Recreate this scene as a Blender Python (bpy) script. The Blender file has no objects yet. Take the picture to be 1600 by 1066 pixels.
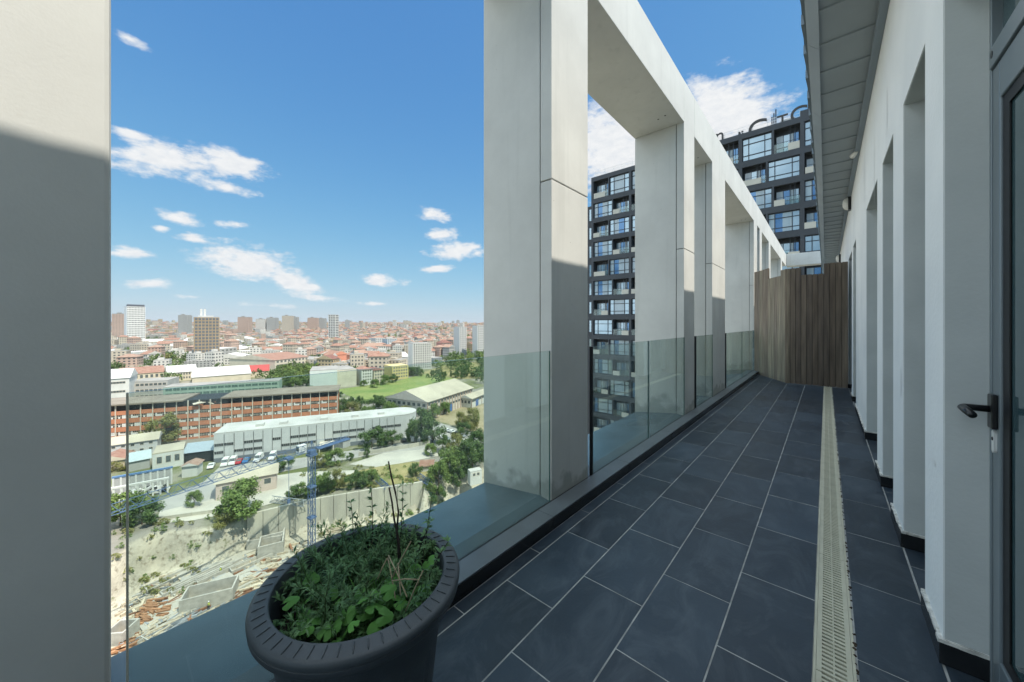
import bpy, bmesh, math, random
from mathutils import Vector, Matrix, noise as mnoise
R = math.radians
sc = bpy.context.scene
col = sc.collection
rnd = random.Random(7)

# ------------------------------------------------------------------ camera
F = 563.0; VPX = 1291.0; HY = 505.0; H = 1.35      # focal length / horizon of the photo, eye height above the terrace floor
TH = math.atan2(VPX - 800, F)
cs, sn = math.cos(TH), math.sin(TH)
cam_d = bpy.data.cameras.new('camera')
cam = bpy.data.objects.new('camera', cam_d); col.objects.link(cam)
cam.location = (0, 0, H); cam.rotation_euler = (R(90), 0, TH)
cam_d.sensor_width = 36; cam_d.lens = F / 1600 * 36
cam_d.shift_y = (HY - 533) / 1600
cam_d.clip_start = 0.02; cam_d.clip_end = 20000
sc.camera = cam

# ------------------------------------------------------------------ light
SUN = Vector((1.0, 0.10, 1.68)).normalized()
w = bpy.data.worlds.new('World'); sc.world = w; w.use_nodes = True
nt = w.node_tree; nt.nodes.clear()
N = nt.nodes.new; L = nt.links.new
sky = N('ShaderNodeTexSky'); sky.sky_type = 'NISHITA'; sky.sun_disc = False
sky.sun_elevation = math.asin(SUN.z); sky.sun_rotation = math.atan2(SUN.x, SUN.y)
sky.altitude = 100; sky.air_density = 1.0; sky.dust_density = 0.25; sky.ozone_density = 2.2
SKY_STR = 0.15; FILL_CLOUD = 6.2
SKY_A = (.34, .75, 1.75); SKY_B = (1 / 13, 1 / 4, 1 / 1.6)
bgn = N('ShaderNodeBackground'); bgn.inputs[1].default_value = SKY_STR
out = N('ShaderNodeOutputWorld'); L(bgn.outputs[0], out.inputs[0])
tc = N('ShaderNodeTexCoord')

def vdir(x, y):
    r = (x - 800) / F; u = (HY - y) / F
    return Vector((r * cs - sn, r * sn + cs, u)).normalized()

# visible clouds, plus unseen ones added for reflections, as soft ellipses of sky directions, broken up by noise
CL = [(205,62,48,13,28,.8),(205,210,60,12,20,.9),(250,248,115,28,9,1.15),(368,258,55,22,24,1.2),(345,292,66,12,14,1.0),
      (278,342,48,12,12,1),(252,357,22,8,5,.9),(302,373,32,10,8,1),(364,351,38,10,8,.9),(205,396,56,11,4,1),
      (237,444,50,11,3,1),(390,412,85,28,14,1.15),(452,438,70,18,22,1.15),(500,467,46,9,6,1),(597,438,42,10,3,1),
      (675,336,30,13,8,1),(690,367,28,12,0,1.1),(712,392,48,17,-4,1.1),(681,420,32,8,-3,1),(300,464,75,8,2,.7),(590,475,60,6,2,.7),
      (955,225,80,62,-8,1.35),(1128,178,78,46,10,1.5),(1010,250,120,70,0,1.3),(1050,222,100,46,0,1.2),(1190,205,70,28,12,1),(1225,190,40,18,0,.7),
      (430,478,90,8,3,.6),(1500,150,140,50,0,1),(1750,260,200,60,0,1),(-60,330,120,45,5,1),(-250,200,160,60,5,1)]
geo = tc.outputs['Generated']
best = None
for (x, y, a, b, ang, st) in CL:
    c = vdir(x, y)
    t = (vdir(x + 4, y) - vdir(x - 4, y)).normalized()
    bb = c.cross(t).normalized(); t = bb.cross(c).normalized()
    if bb.z < 0: bb = -bb
    k = 1.0 / F * Vector((0, 0, 0)).length + (vdir(x + 1, y) - vdir(x - 1, y)).length / 2
    ky = (vdir(x, y + 1) - vdir(x, y - 1)).length / 2
    an = -R(ang)
    t2 = t * math.cos(an) + bb * math.sin(an); b2 = -t * math.sin(an) + bb * math.cos(an)
    M = Matrix((t2, b2, t2.cross(b2))).transposed()
    mp = N('ShaderNodeMapping'); mp.vector_type = 'TEXTURE'
    mp.inputs['Location'].default_value = c
    mp.inputs['Rotation'].default_value = M.to_euler('XYZ')
    mp.inputs['Scale'].default_value = (a * k, b * ky, 0.5)
    L(geo, mp.inputs['Vector'])
    ln = N('ShaderNodeVectorMath'); ln.operation = 'LENGTH'; L(mp.outputs[0], ln.inputs[0])
    s = N('ShaderNodeMath'); s.operation = 'SUBTRACT'; s.inputs[0].default_value = st; L(ln.outputs['Value'], s.inputs[1])
    if best is None: best = s
    else:
        m = N('ShaderNodeMath'); m.operation = 'SMOOTH_MAX'; m.inputs[2].default_value = 0.25
        L(best.outputs[0], m.inputs[0]); L(s.outputs[0], m.inputs[1]); best = m
def wnoise(scale, detail, rough, zs=2.2):
    mp = N('ShaderNodeMapping'); mp.inputs['Scale'].default_value = (1, 1, zs); L(geo, mp.inputs[0])
    n = N('ShaderNodeTexNoise'); n.inputs['Scale'].default_value = scale; n.inputs['Detail'].default_value = detail
    n.inputs['Roughness'].default_value = rough; L(mp.outputs[0], n.inputs['Vector']); return n
n1 = wnoise(22, 9, .62)
ad = N('ShaderNodeMath'); ad.operation = 'MULTIPLY_ADD'; ad.inputs[1].default_value = 2.3; ad.inputs[2].default_value = -1.18
L(n1.outputs['Fac'], ad.inputs[0])
sm = N('ShaderNodeMath'); sm.operation = 'ADD'; L(best.outputs[0], sm.inputs[0]); L(ad.outputs[0], sm.inputs[1])
dens = N('ShaderNodeMapRange'); dens.interpolation_type = 'SMOOTHSTEP'; dens.inputs['From Min'].default_value = 0.0; dens.inputs['From Max'].default_value = 0.80
L(sm.outputs[0], dens.inputs['Value'])
# cloud tone: brighter thick tops, greyer thin parts
n2 = wnoise(40, 6, .6)
tone = N('ShaderNodeMixRGB'); tone.inputs[1].default_value = (1.95, 2.1, 2.3, 1); tone.inputs[2].default_value = (2.95, 2.92, 2.85, 1)
L(n2.outputs['Fac'], tone.inputs[0])
# sky: the Nishita radiance with its bright end rolled off, as the photograph's tone curve does
def VM(op, a, b):
    q = N('ShaderNodeVectorMath'); q.operation = op
    for i, v in ((0, a), (1, b)):
        if isinstance(v, tuple): q.inputs[i].default_value = v
        else: L(v, q.inputs[i])
    return q.outputs[0]
skyc = VM('DIVIDE', VM('MULTIPLY', sky.outputs[0], SKY_A), VM('ADD', VM('MULTIPLY', sky.outputs[0], SKY_B), (1, 1, 1)))
# broken bright cloud, unseen, added overhead and behind the camera to brighten the shade
def dotr(v, lo, hi):
    q = N('ShaderNodeVectorMath'); q.operation = 'DOT_PRODUCT'; L(geo, q.inputs[0]); q.inputs[1].default_value = v
    r_ = N('ShaderNodeMapRange'); r_.interpolation_type = 'SMOOTHSTEP'; r_.inputs['From Min'].default_value = lo; r_.inputs['From Max'].default_value = hi
    L(q.outputs['Value'], r_.inputs['Value']); return r_.outputs[0]
def MT(op, a, b):
    q = N('ShaderNodeMath'); q.operation = op
    for i, v in ((0, a), (1, b)):
        if isinstance(v, (int, float)): q.inputs[i].default_value = v
        else: L(v, q.inputs[i])
    return q.outputs[0]
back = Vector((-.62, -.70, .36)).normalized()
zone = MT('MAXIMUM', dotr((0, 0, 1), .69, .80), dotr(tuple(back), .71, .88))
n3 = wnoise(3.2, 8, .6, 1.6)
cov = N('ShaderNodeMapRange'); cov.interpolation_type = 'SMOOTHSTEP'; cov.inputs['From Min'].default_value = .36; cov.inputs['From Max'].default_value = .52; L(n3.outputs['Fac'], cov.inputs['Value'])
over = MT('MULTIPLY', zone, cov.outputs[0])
mx = N('ShaderNodeMixRGB'); L(dens.outputs[0], mx.inputs[0]); L(skyc, mx.inputs[1]); L(tone.outputs[0], mx.inputs[2])
mo2 = N('ShaderNodeMixRGB'); mo2.inputs[2].default_value = (FILL_CLOUD * .87, FILL_CLOUD * .99, FILL_CLOUD * 1.07, 1); L(over, mo2.inputs[0]); L(mx.outputs[0], mo2.inputs[1]); L(mo2.outputs[0], bgn.inputs[0])
sl = bpy.data.lights.new('sun', 'SUN'); sl.energy = 2.6; sl.angle = R(0.53); sl.color = (1, .94, .83)
so = bpy.data.objects.new('sun', sl); col.objects.link(so)
so.rotation_euler = (-SUN).to_track_quat('-Z', 'Y').to_euler(); so.location = (30, 0, 60)
sc.view_settings.view_transform = 'Standard'; sc.view_settings.look = 'None'
sc.view_settings.exposure = 1.22; sc.view_settings.gamma = 1
cy = sc.cycles
cy.max_bounces = 8; cy.transparent_max_bounces = 16; cy.diffuse_bounces = 4; cy.glossy_bounces = 4
cy.caustics_reflective = False; cy.caustics_refractive = False
cy.sample_clamp_indirect = 4

# ------------------------------------------------------------------ helpers
def srgb(r, g, b):
    f = lambda c: (c / 255 / 12.92) if c / 255 <= .04045 else ((c / 255 + .055) / 1.055) ** 2.4
    return (f(r), f(g), f(b))
MATS = {}
def mat(name, c, rough=.7, metal=0., var=.12, scale=3., bump=0., bscale=60., c2=None, detail=5, spec=.5, coords='Object', island=0., stretch=None, thr=None):
    """procedural material: base colour varied by noise, optional second colour, island variation and bump"""
    if name in MATS: return MATS[name]
    m = bpy.data.materials.new(name); m.use_nodes = True; MATS[name] = m
    t = m.node_tree; b = t.nodes['Principled BSDF']
    b.inputs['Roughness'].default_value = rough; b.inputs['Metallic'].default_value = metal
    b.inputs['Specular IOR Level'].default_value = spec
    n = t.nodes.new; l = t.links.new
    tcn = n('ShaderNodeTexCoord'); vec = tcn.outputs[coords]
    if stretch:
        mp = n('ShaderNodeMapping'); mp.inputs['Scale'].default_value = stretch; l(vec, mp.inputs[0]); vec = mp.outputs[0]
    nz = n('ShaderNodeTexNoise'); nz.inputs['Scale'].default_value = scale; nz.inputs['Detail'].default_value = detail
    l(vec, nz.inputs['Vector'])
    lo = c if c2 else tuple(x * (1 - var) for x in c); hi = c2 if c2 else tuple(min(1, x * (1 + var)) for x in c)
    rp = n('ShaderNodeValToRGB'); a0, a1 = thr or (.3, .7)
    rp.color_ramp.elements[0].position = a0; rp.color_ramp.elements[1].position = a1
    rp.color_ramp.elements[0].color = (*lo, 1); rp.color_ramp.elements[1].color = (*hi, 1)
    l(nz.outputs['Fac'], rp.inputs[0]); cout = rp.outputs[0]
    if island:
        g = n('ShaderNodeNewGeometry'); mr = n('ShaderNodeMapRange')
        mr.inputs['To Min'].default_value = 1 - island; mr.inputs['To Max'].default_value = 1 + island
        l(g.outputs['Random Per Island'], mr.inputs['Value'])
        hv = n('ShaderNodeHueSaturation'); l(mr.outputs[0], hv.inputs['Value']); l(cout, hv.inputs['Color']); cout = hv.outputs[0]
    l(cout, b.inputs['Base Color'])
    if bump:
        nb = n('ShaderNodeTexNoise'); nb.inputs['Scale'].default_value = bscale; nb.inputs['Detail'].default_value = 6
        l(vec, nb.inputs['Vector'])
        bp = n('ShaderNodeBump'); bp.inputs['Strength'].default_value = bump; bp.inputs['Distance'].default_value = .01
        l(nb.outputs['Fac'], bp.inputs['Height']); l(bp.outputs[0], b.inputs['Normal'])
    return m
def glassmat(name, tint, rough=0.0, ior=1.5, extra=0.0):
    m = bpy.data.materials.new(name); m.use_nodes = True; MATS[name] = m; t = m.node_tree; t.nodes.clear()
    n = t.nodes.new; l = t.links.new
    o = n('ShaderNodeOutputMaterial'); tr = n('ShaderNodeBsdfTransparent'); gl = n('ShaderNodeBsdfGlossy')
    tr.inputs[0].default_value = (*tint, 1); gl.inputs['Roughness'].default_value = rough; gl.inputs[0].default_value = (.95, 1, .98, 1)
    fr = n('ShaderNodeFresnel'); ge = n('ShaderNodeNewGeometry'); mr = n('ShaderNodeMapRange')      # same reflectance from either side of the slab
    mr.inputs['To Min'].default_value = ior; mr.inputs['To Max'].default_value = 1 / ior
    l(ge.outputs['Backfacing'], mr.inputs['Value']); l(mr.outputs[0], fr.inputs[0])
    mi = n('ShaderNodeMixShader'); l(fr.outputs[0], mi.inputs[0]); l(tr.outputs[0], mi.inputs[1]); l(gl.outputs[0], mi.inputs[2])
    if extra:                      # thin film of dust on the pane
        df = n('ShaderNodeBsdfDiffuse'); df.inputs[0].default_value = (.45, .55, .53, 1)
        nz = n('ShaderNodeTexNoise'); nz.inputs['Scale'].default_value = 2.5; nz.inputs['Detail'].default_value = 6
        tcn = n('ShaderNodeTexCoord'); l(tcn.outputs['Object'], nz.inputs['Vector'])
        mu = n('ShaderNodeMath'); mu.operation = 'MULTIPLY'; mu.inputs[1].default_value = extra; l(nz.outputs['Fac'], mu.inputs[0])
        m2 = n('ShaderNodeMixShader'); l(mu.outputs[0], m2.inputs[0]); l(mi.outputs[0], m2.inputs[1]); l(df.outputs[0], m2.inputs[2])
        l(m2.outputs[0], o.inputs[0])
    else: l(mi.outputs[0], o.inputs[0])
    return m

class MB:
    """collects shapes into one bmesh; build() links ONE mesh object"""
    def __init__(s): s.v = []; s.f = []; s.m = []; s.uv = {}
    def poly(s, pts, m=0):
        i = len(s.v); s.v += [tuple(p) for p in pts]; s.f.append(tuple(range(i, i + len(pts)))); s.m.append(m)
    def box(s, x0, x1, y0, y1, z0, z1, m=0, T=None):
        p = [Vector(q) for q in ((x0,y0,z0),(x1,y0,z0),(x1,y1,z0),(x0,y1,z0),(x0,y0,z1),(x1,y0,z1),(x1,y1,z1),(x0,y1,z1))]
        if T: p = [T @ q for q in p]
        i = len(s.v); s.v += [tuple(q) for q in p]
        for f in ((3,2,1,0),(4,5,6,7),(0,1,5,4),(1,2,6,5),(2,3,7,6),(3,0,4,7)): s.f.append(tuple(i + k for k in f)); s.m.append(m)
    def bar(s, a, b, w, h=None, m=0):
        a = Vector(a); b = Vector(b); d = b - a; ln = d.length
        if ln < 1e-6: return
        q = d.to_track_quat('Y', 'Z').to_matrix().to_4x4(); T = Matrix.Translation(a) @ q; h = h or w
        s.box(-w / 2, w / 2, 0, ln, -h / 2, h / 2, m, T)
    def tube(s, pts, rad, n=8, m=0, caps=True):
        pts = [Vector(p) for p in pts]; rr = rad if isinstance(rad, (list, tuple)) else [rad] * len(pts)
        base = len(s.v)
        for k, p in enumerate(pts):
            d = (pts[min(k + 1, len(pts) - 1)] - pts[max(k - 1, 0)]).normalized()
            q = d.to_track_quat('Z', 'Y')
            for j in range(n):
                a = 2 * math.pi * j / n
                s.v.append(tuple(p + q @ Vector((rr[k] * math.cos(a), rr[k] * math.sin(a), 0))))
        for k in range(len(pts) - 1):
            for j in range(n):
                s.f.append((base + k*n + j, base + k*n + (j+1) % n, base + (k+1)*n + (j+1) % n, base + (k+1)*n + j)); s.m.append(m)
        if caps:
            s.f.append(tuple(base + j for j in reversed(range(n)))); s.m.append(m)
            s.f.append(tuple(base + (len(pts)-1)*n + j for j in range(n))); s.m.append(m)
    def lathe(s, prof, n=48, m=0, c=(0, 0)):
        base = len(s.v); k = len(prof)
        for j in range(n):
            a = 2 * math.pi * j / n
            for (r, z) in prof: s.v.append((c[0] + r * math.cos(a), c[1] + r * math.sin(a), z))
        for j in range(n):
            for i in range(k - 1):
                s.f.append((base + j*k + i, base + ((j+1) % n)*k + i, base + ((j+1) % n)*k + i + 1, base + j*k + i + 1)); s.m.append(m)
    def mesh(s, name, mats, smooth=False, bevel=0):
        me = bpy.data.meshes.new(name); me.from_pydata(s.v, [], s.f)
        for mm in (mats if isinstance(mats, (list, tuple)) else [mats]): me.materials.append(mm)
        me.polygons.foreach_set('material_index', s.m)
        if smooth: me.polygons.foreach_set('use_smooth', [True] * len(s.f))
        me.update(); return me
    def build(s, name, mats, parent=None, smooth=False, bevel=0, loc=None):
        o = bpy.data.objects.new(name, s.mesh(name, mats, smooth)); col.objects.link(o)
        if parent: o.parent = parent
        if loc: o.location = loc
        if bevel:
            b = o.modifiers.new('bevel', 'BEVEL'); b.width = bevel; b.segments = 2; b.limit_method = 'ANGLE'
        return o
def link(name, me, parent=None, loc=(0, 0, 0), rot=(0, 0, 0), scale=(1, 1, 1)):
    o = bpy.data.objects.new(name, me); col.objects.link(o)
    if parent: o.parent = parent
    o.location = loc; o.rotation_euler = rot; o.scale = scale; return o
def tag(o, label=None, cat=None, group=None, kind=None):
    if label: o['label'] = label
    if cat: o['category'] = cat
    if group: o['group'] = group
    if kind: o['kind'] = kind
    return o
def empty(name, loc=(0, 0, 0), rz=0, label=None, cat=None, group=None):
    o = bpy.data.objects.new(name, None); col.objects.link(o); o.location = loc; o.rotation_euler = (0, 0, rz); o.empty_display_size = .2
    return tag(o, label, cat, group)
def copy_tree(o, parent=None):
    c = o.copy(); col.objects.link(c)
    if parent: c.parent = parent
    for ch in list(o.children): copy_tree(ch, c)
    return c
def sub(o, levels=1):
    s = o.modifiers.new('sub', 'SUBSURF'); s.levels = levels; s.render_levels = levels
def gp(x, y, z=-50.0):
    """photo pixel -> point on the level z (real position on the ground)"""
    fw = (H - z) * F / (y - HY); r = (x - 800) / F * fw
    return Vector((r * cs - fw * sn, r * sn + fw * cs, z))
def rf(r, fw, z=0.0): return Vector((r * cs - fw * sn, r * sn + fw * cs, z))
def fwd(p): return -p.x * sn + p.y * cs
def rgt(p): return p.x * cs + p.y * sn

# ------------------------------------------------------------------ materials of the terrace
M_conc = mat('pale_concrete_panel', (.60, .595, .56), .62, var=.05, scale=1.6, bump=.045, bscale=130, spec=.3)
def stain_foot(m):
    t = m.node_tree; b = t.nodes['Principled BSDF']; n = t.nodes.new; l = t.links.new
    tcn = n('ShaderNodeTexCoord'); sx = n('ShaderNodeSeparateXYZ'); l(tcn.outputs['Object'], sx.inputs[0])
    nz = n('ShaderNodeTexNoise'); nz.inputs['Scale'].default_value = 4.5; nz.inputs['Detail'].default_value = 8; l(tcn.outputs['Object'], nz.inputs['Vector'])
    mz = n('ShaderNodeMapRange'); mz.inputs['From Min'].default_value = .05; mz.inputs['From Max'].default_value = .60; mz.inputs['To Min'].default_value = .36; mz.inputs['To Max'].default_value = -.25; l(sx.outputs['Z'], mz.inputs['Value'])
    ad_ = n('ShaderNodeMath'); ad_.operation = 'ADD'; l(nz.outputs['Fac'], ad_.inputs[0]); l(mz.outputs[0], ad_.inputs[1])
    th = n('ShaderNodeMapRange'); th.inputs['From Min'].default_value = .66; th.inputs['From Max'].default_value = .76; th.inputs['To Max'].default_value = .55; l(ad_.outputs[0], th.inputs['Value'])
    old = b.inputs['Base Color'].links[0].from_socket; mi = n('ShaderNodeMixRGB'); l(th.outputs[0], mi.inputs[0]); l(old, mi.inputs[1]); mi.inputs[2].default_value = (.22, .23, .20, 1); l(mi.outputs[0], b.inputs['Base Color'])
    v = n('ShaderNodeTexNoise'); v.inputs['Scale'].default_value = 1.3; v.inputs['Detail'].default_value = 10; v.inputs['Roughness'].default_value = .7; l(tcn.outputs['Object'], v.inputs['Vector'])
    vr = n('ShaderNodeMapRange'); vr.inputs['From Min'].default_value = .3; vr.inputs['From Max'].default_value = .7; vr.inputs['To Min'].default_value = .90; vr.inputs['To Max'].default_value = 1.05; l(v.outputs['Fac'], vr.inputs['Value'])
    hv = n('ShaderNodeHueSaturation'); l(vr.outputs[0], hv.inputs['Value']); l(mi.outputs[0], hv.inputs['Color']); l(hv.outputs[0], b.inputs['Base Color'])
stain_foot(M_conc)
def pits(m):
    t = m.node_tree; b = t.nodes['Principled BSDF']; n = t.nodes.new; l = t.links.new; tcn = n('ShaderNodeTexCoord')
    v = n('ShaderNodeTexVoronoi'); v.inputs['Scale'].default_value = 9; l(tcn.outputs['Object'], v.inputs['Vector'])
    k = n('ShaderNodeMath'); k.operation = 'LESS_THAN'; k.inputs[1].default_value = .026; l(v.outputs['Distance'], k.inputs[0])
    sc2 = n('ShaderNodeSeparateColor'); l(v.outputs['Color'], sc2.inputs[0]); g = n('ShaderNodeMath'); g.operation = 'GREATER_THAN'; g.inputs[1].default_value = .72; l(sc2.outputs[0], g.inputs[0])
    mu = n('ShaderNodeMath'); mu.operation = 'MULTIPLY'; l(k.outputs[0], mu.inputs[0]); l(g.outputs[0], mu.inputs[1])
    mp = n('ShaderNodeMapping'); mp.inputs['Scale'].default_value = (7, 7, .35); l(tcn.outputs['Object'], mp.inputs[0])
    st = n('ShaderNodeTexNoise'); st.inputs['Scale'].default_value = 1.6; st.inputs['Detail'].default_value = 7; l(mp.outputs[0], st.inputs['Vector'])
    sr = n('ShaderNodeMapRange'); sr.inputs['From Min'].default_value = .56; sr.inputs['From Max'].default_value = .8; sr.inputs['To Max'].default_value = .40; l(st.outputs['Fac'], sr.inputs['Value'])
    old = b.inputs['Base Color'].links[0].from_socket
    a = n('ShaderNodeMixRGB'); l(sr.outputs[0], a.inputs[0]); l(old, a.inputs[1]); a.inputs[2].default_value = (.42, .42, .39, 1)
    c = n('ShaderNodeMixRGB'); l(mu.outputs[0], c.inputs[0]); l(a.outputs[0], c.inputs[1]); c.inputs[2].default_value = (.16, .15, .13, 1); l(c.outputs[0], b.inputs['Base Color'])
pits(M_conc)
M_joint = mat('dark_joint', (.10, .105, .10), .9)
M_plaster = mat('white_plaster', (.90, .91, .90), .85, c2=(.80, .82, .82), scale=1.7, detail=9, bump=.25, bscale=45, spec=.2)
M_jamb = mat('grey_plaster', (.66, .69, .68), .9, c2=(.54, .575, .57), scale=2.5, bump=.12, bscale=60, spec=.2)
M_mortar = mat('mortar', (.62, .61, .57), .95, var=.3, scale=20, bump=.6, bscale=90)
M_tile_dark = mat('dark_glazed_tile', (.014, .016, .018), .22, var=.2, scale=4)
M_copetile = mat('grey_coping_tile', (.13, .145, .155), .38, var=.12, scale=5, bump=.05)
M_sheet = mat('dark_metal_coping', (.10, .14, .158), .26, var=.25, scale=2, bump=.02, bscale=6)
M_gasket = mat('black_gasket', (.008, .008, .009), .5)
M_alu = mat('grey_aluminium', (.22, .26, .285), .38, metal=.35, var=.05)
M_soffit = mat('grey_soffit_metal', (.27, .31, .33), .55, var=.08, scale=1.5, metal=.1)
M_fascia = mat('grey_fascia_metal', (.22, .27, .31), .5, var=.06, metal=.2)
M_black = mat('black_plastic', (.008, .009, .011), .28)
M_white = mat('white_plastic', (.75, .75, .72), .35, var=.04)
M_room = mat('dark_room', (.05, .06, .06), .9)
M_glass = glassmat('green_glass', (.885, .945, .925), extra=.10)
M_gedge = mat('glass_edge', (.02, .09, .08), .15)
def winglass(name, c=(.02, .035, .04)):
    m = mat(name, c, .04, var=.1, spec=.9); return m
M_doorglass = winglass('dark_door_glass', (.05, .095, .105))

# ------------------------------------------------------------------ terrace floor
def tile_material():
    m = mat('slate_floor_tile', (.020, .034, .050), .42, c2=(.034, .052, .072), scale=3.2, detail=8, bump=.10, bscale=70, island=.30)
    t = m.node_tree; b = t.nodes['Principled BSDF']; n = t.nodes.new; l = t.links.new
    tcn = n('ShaderNodeTexCoord')
    mp = n('ShaderNodeMapping'); mp.inputs['Scale'].default_value = (1, .55, 1); mp.inputs['Rotation'].default_value = (0, 0, .6); l(tcn.outputs['Object'], mp.inputs[0])
    a = n('ShaderNodeTexNoise'); a.inputs['Scale'].default_value = 4.3; a.inputs['Detail'].default_value = 9; a.inputs['Roughness'].default_value = .68; a.inputs['Distortion'].default_value = 1.4
    l(mp.outputs[0], a.inputs['Vector'])
    r = n('ShaderNodeMapRange'); r.inputs['From Min'].default_value = .47; r.inputs['From Max'].default_value = .78; r.inputs['To Max'].default_value = .45
    l(a.outputs['Fac'], r.inputs['Value'])
    old = b.inputs['Base Color'].links[0].from_socket
    mi = n('ShaderNodeMixRGB'); mi.inputs[2].default_value = (.15, .18, .21, 1); l(r.outputs[0], mi.inputs[0]); l(old, mi.inputs[1]); l(mi.outputs[0], b.inputs['Base Color'])
    rr = n('ShaderNodeMapRange'); rr.inputs['To Min'].default_value = .30; rr.inputs['To Max'].default_value = .62; l(a.outputs['Fac'], rr.inputs['Value']); l(rr.outputs[0], b.inputs['Roughness'])
    return m
M_tile = tile_material()
M_grout = mat('pale_grout', (.36, .365, .35), .95, var=.35, scale=9, bump=.3)
fl = MB()
rows = [(-1.338, -1.268, 1.115), (-1.262, -.979, 1.41), (-.973, -.663, 1.115), (-.657, -.351, 1.41), (-.345, -.042, 1.115), (.095, .345, 1.415), (.3535, .475, 1.2)]
for (x0, x1, off) in rows:
    k = -7
    while off + k * .588 < 23:
        y0 = off + k * .588 + .0027 + rnd.uniform(-.001, .001); y1 = off + (k + 1) * .588 - .0027
        dz = rnd.uniform(-.0006, .0006)
        fl.box(x0, x1, y0, y1, -.012, .0 + dz, 0); k += 1
fl.box(-1.36, -.04, -4, 23, -.2, -.0011, 1)
fl.box(.088, .60, -4, 23, -.2, -.0013, 1)
fl.box(-.045, .092, -4, 23, -.2, -.055, 1)
o = fl.build('terrace_floor', [M_tile, M_grout], bevel=.0012); tag(o, kind='structure')

# drain channel
dr = empty('drain_channel', (0, 1.4, 0), 0, 'beige plastic slotted drain channel running along the dark tile floor', 'drain')
M_drain = mat('beige_plastic', (.60, .58, .45), .55, c2=(.48, .46, .35), scale=9, bump=.05)
M_dirt = mat('brown_dirt', (.05, .035, .02), .95, var=.5, scale=30, bump=.6)
m = MB()
m.box(-.0395, -.031, -2.4, 21, -.05, .001); m.box(.078, .0875, -2.4, 21, -.05, .001)
m.build('channel_frame', M_drain, dr)
m = MB(); m.box(-.031, .078, -2.4, 21, -.048, -.044); m.build('channel_bed', M_gasket, dr)
g = MB(); SEG = .47; p = .0235
g.box(-.0300, -.0135, 0, SEG - .003, -.02, .0005); g.box(.0605, .0770, 0, SEG - .003, -.02, .0005); g.box(.021, .026, 0, SEG - .003, -.012, -.0002)
for i in range(20):
    y = i * p + .004; T = Matrix.Shear('XZ', 4, (0, 0)) if 0 else None
    g.poly([(-.0135, y, 0), (.0605, y - .004, 0), (.0605, y + .0075, 0), (-.0135, y + .0115, 0)])
    g.poly([(-.0135, y, -.014), (.0605, y - .004, -.014), (.0605, y - .004, 0), (-.0135, y, 0)])
    g.poly([(.0605, y + .0075, -.014), (-.0135, y + .0115, -.014), (-.0135, y + .0115, 0), (.0605, y + .0075, 0)])
gm = g.mesh('drain_grate', M_drain)
k = -2
while k * SEG < 11:
    link('drain_grate', gm, dr, (0, .44 + k * SEG - 1.4 + 1.4 - 0.0, rnd.uniform(-.001, .0005))); k += 1
m = MB()
for i in range(240):
    y = rnd.uniform(.2, 8.6); s_ = rnd.uniform(.002, .006) * (2.2 if rnd.random() < .10 else 1)
    x = .0895 + rnd.uniform(-.003, .004)
    m.lathe([(0, .004), (s_ * .6, .003), (s_, -.002)], 6, 0, (x, y))
tag(m.build('dirt_in_joint', M_dirt, dr), kind='stuff')

# ------------------------------------------------------------------ low parapet curb with coping
pc = empty('parapet_curb', (-1.4, 2, 0), 0, 'low dark tiled curb with grey coping running under the glass balustrade', 'curb')
def lp(o, root): o.location = -root.location; return o
m = MB(); y = 1.942 - 1.2 * 6
while y < 21.9:
    m.box(-1.352, -1.34, y + .002, y + 1.198, .003, .082); y += 1.2
lp(m.build('curb_face', M_tile_dark, pc), pc)
m = MB(); y = 1.942 - 1.2 * 6
while y < 21.9:
    m.box(-1.462, -1.337, y + .002, y + 1.198, .0825, .092); y += 1.2
lp(m.build('coping_tile', M_copetile, pc, bevel=.002), pc)
m = MB(); m.box(-1.46, -1.35, -5.3, 21.9, -.1, .08); lp(m.build('curb_core', M_grout, pc), pc)
m = MB(); m.box(-1.482, -1.463, -5.3, 21.9, -.1, .086); lp(m.build('glazing_channel', M_gasket, pc), pc)
# dark metal sheet over the outer sill: an inner fold and an outer sheet falling outwards
m = MB()
m.poly([(-1.484, -5.3, .074), (-1.484, 21.9, .074), (-1.583, 21.9, .088), (-1.583, -5.3, .088)][::-1])
m.poly([(-1.583, -5.3, .088), (-1.583, 21.9, .088), (-2.15, 21.9, .018), (-2.15, -5.3, .018)][::-1])
m.poly([(-2.15, -5.3, .018), (-2.15, 21.9, .018), (-2.155, 21.9, -.10), (-2.155, -5.3, -.10)][::-1])
m.box(-2.12, -1.49, -5.3, 21.9, -.1, -.03)
lp(m.build('outer_sill_sheet', M_sheet, pc), pc)

# ------------------------------------------------------------------ concrete frame
fr = empty('colonnade', (-1.8, 2, 0), 0, 'tall pale concrete frame of square columns and a beam along the open side', 'frame')
CO = [(-3.2, -2.68), (-.497, .022), (2.122, 2.639), (5.299, 5.811), (6.927, 7.447), (7.453, 7.967), (11.652, 12.25), (12.77, 13.25), (15.0, 15.52), (19.3, 19.9)]
XF, XB = -1.475, -2.17
for (y0, y1) in CO:
    m = MB()
    for (z0, z1) in ((.03, 2.376), (2.384, 4.70)):
        m.box(-1.574, XF, y0, y1, z0, z1, 0)
    m.box(XB, -1.583, y0 + .003, y1 - .003, .0, 4.70, 0)
    m.box(XB + .05, XF - .02, y0 + .018, y1 - .018, 0, 4.68, 1)
    big = y0 > -1 and y1 < .1
    lp(m.build('column', [M_conc, M_joint], fr, bevel=.012 if big else .005), fr)
ys = [(-5, -3.2)] + [(CO[i][1], CO[i + 1][0]) for i in range(len(CO) - 1)] + [(19.9, 22)]
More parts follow.
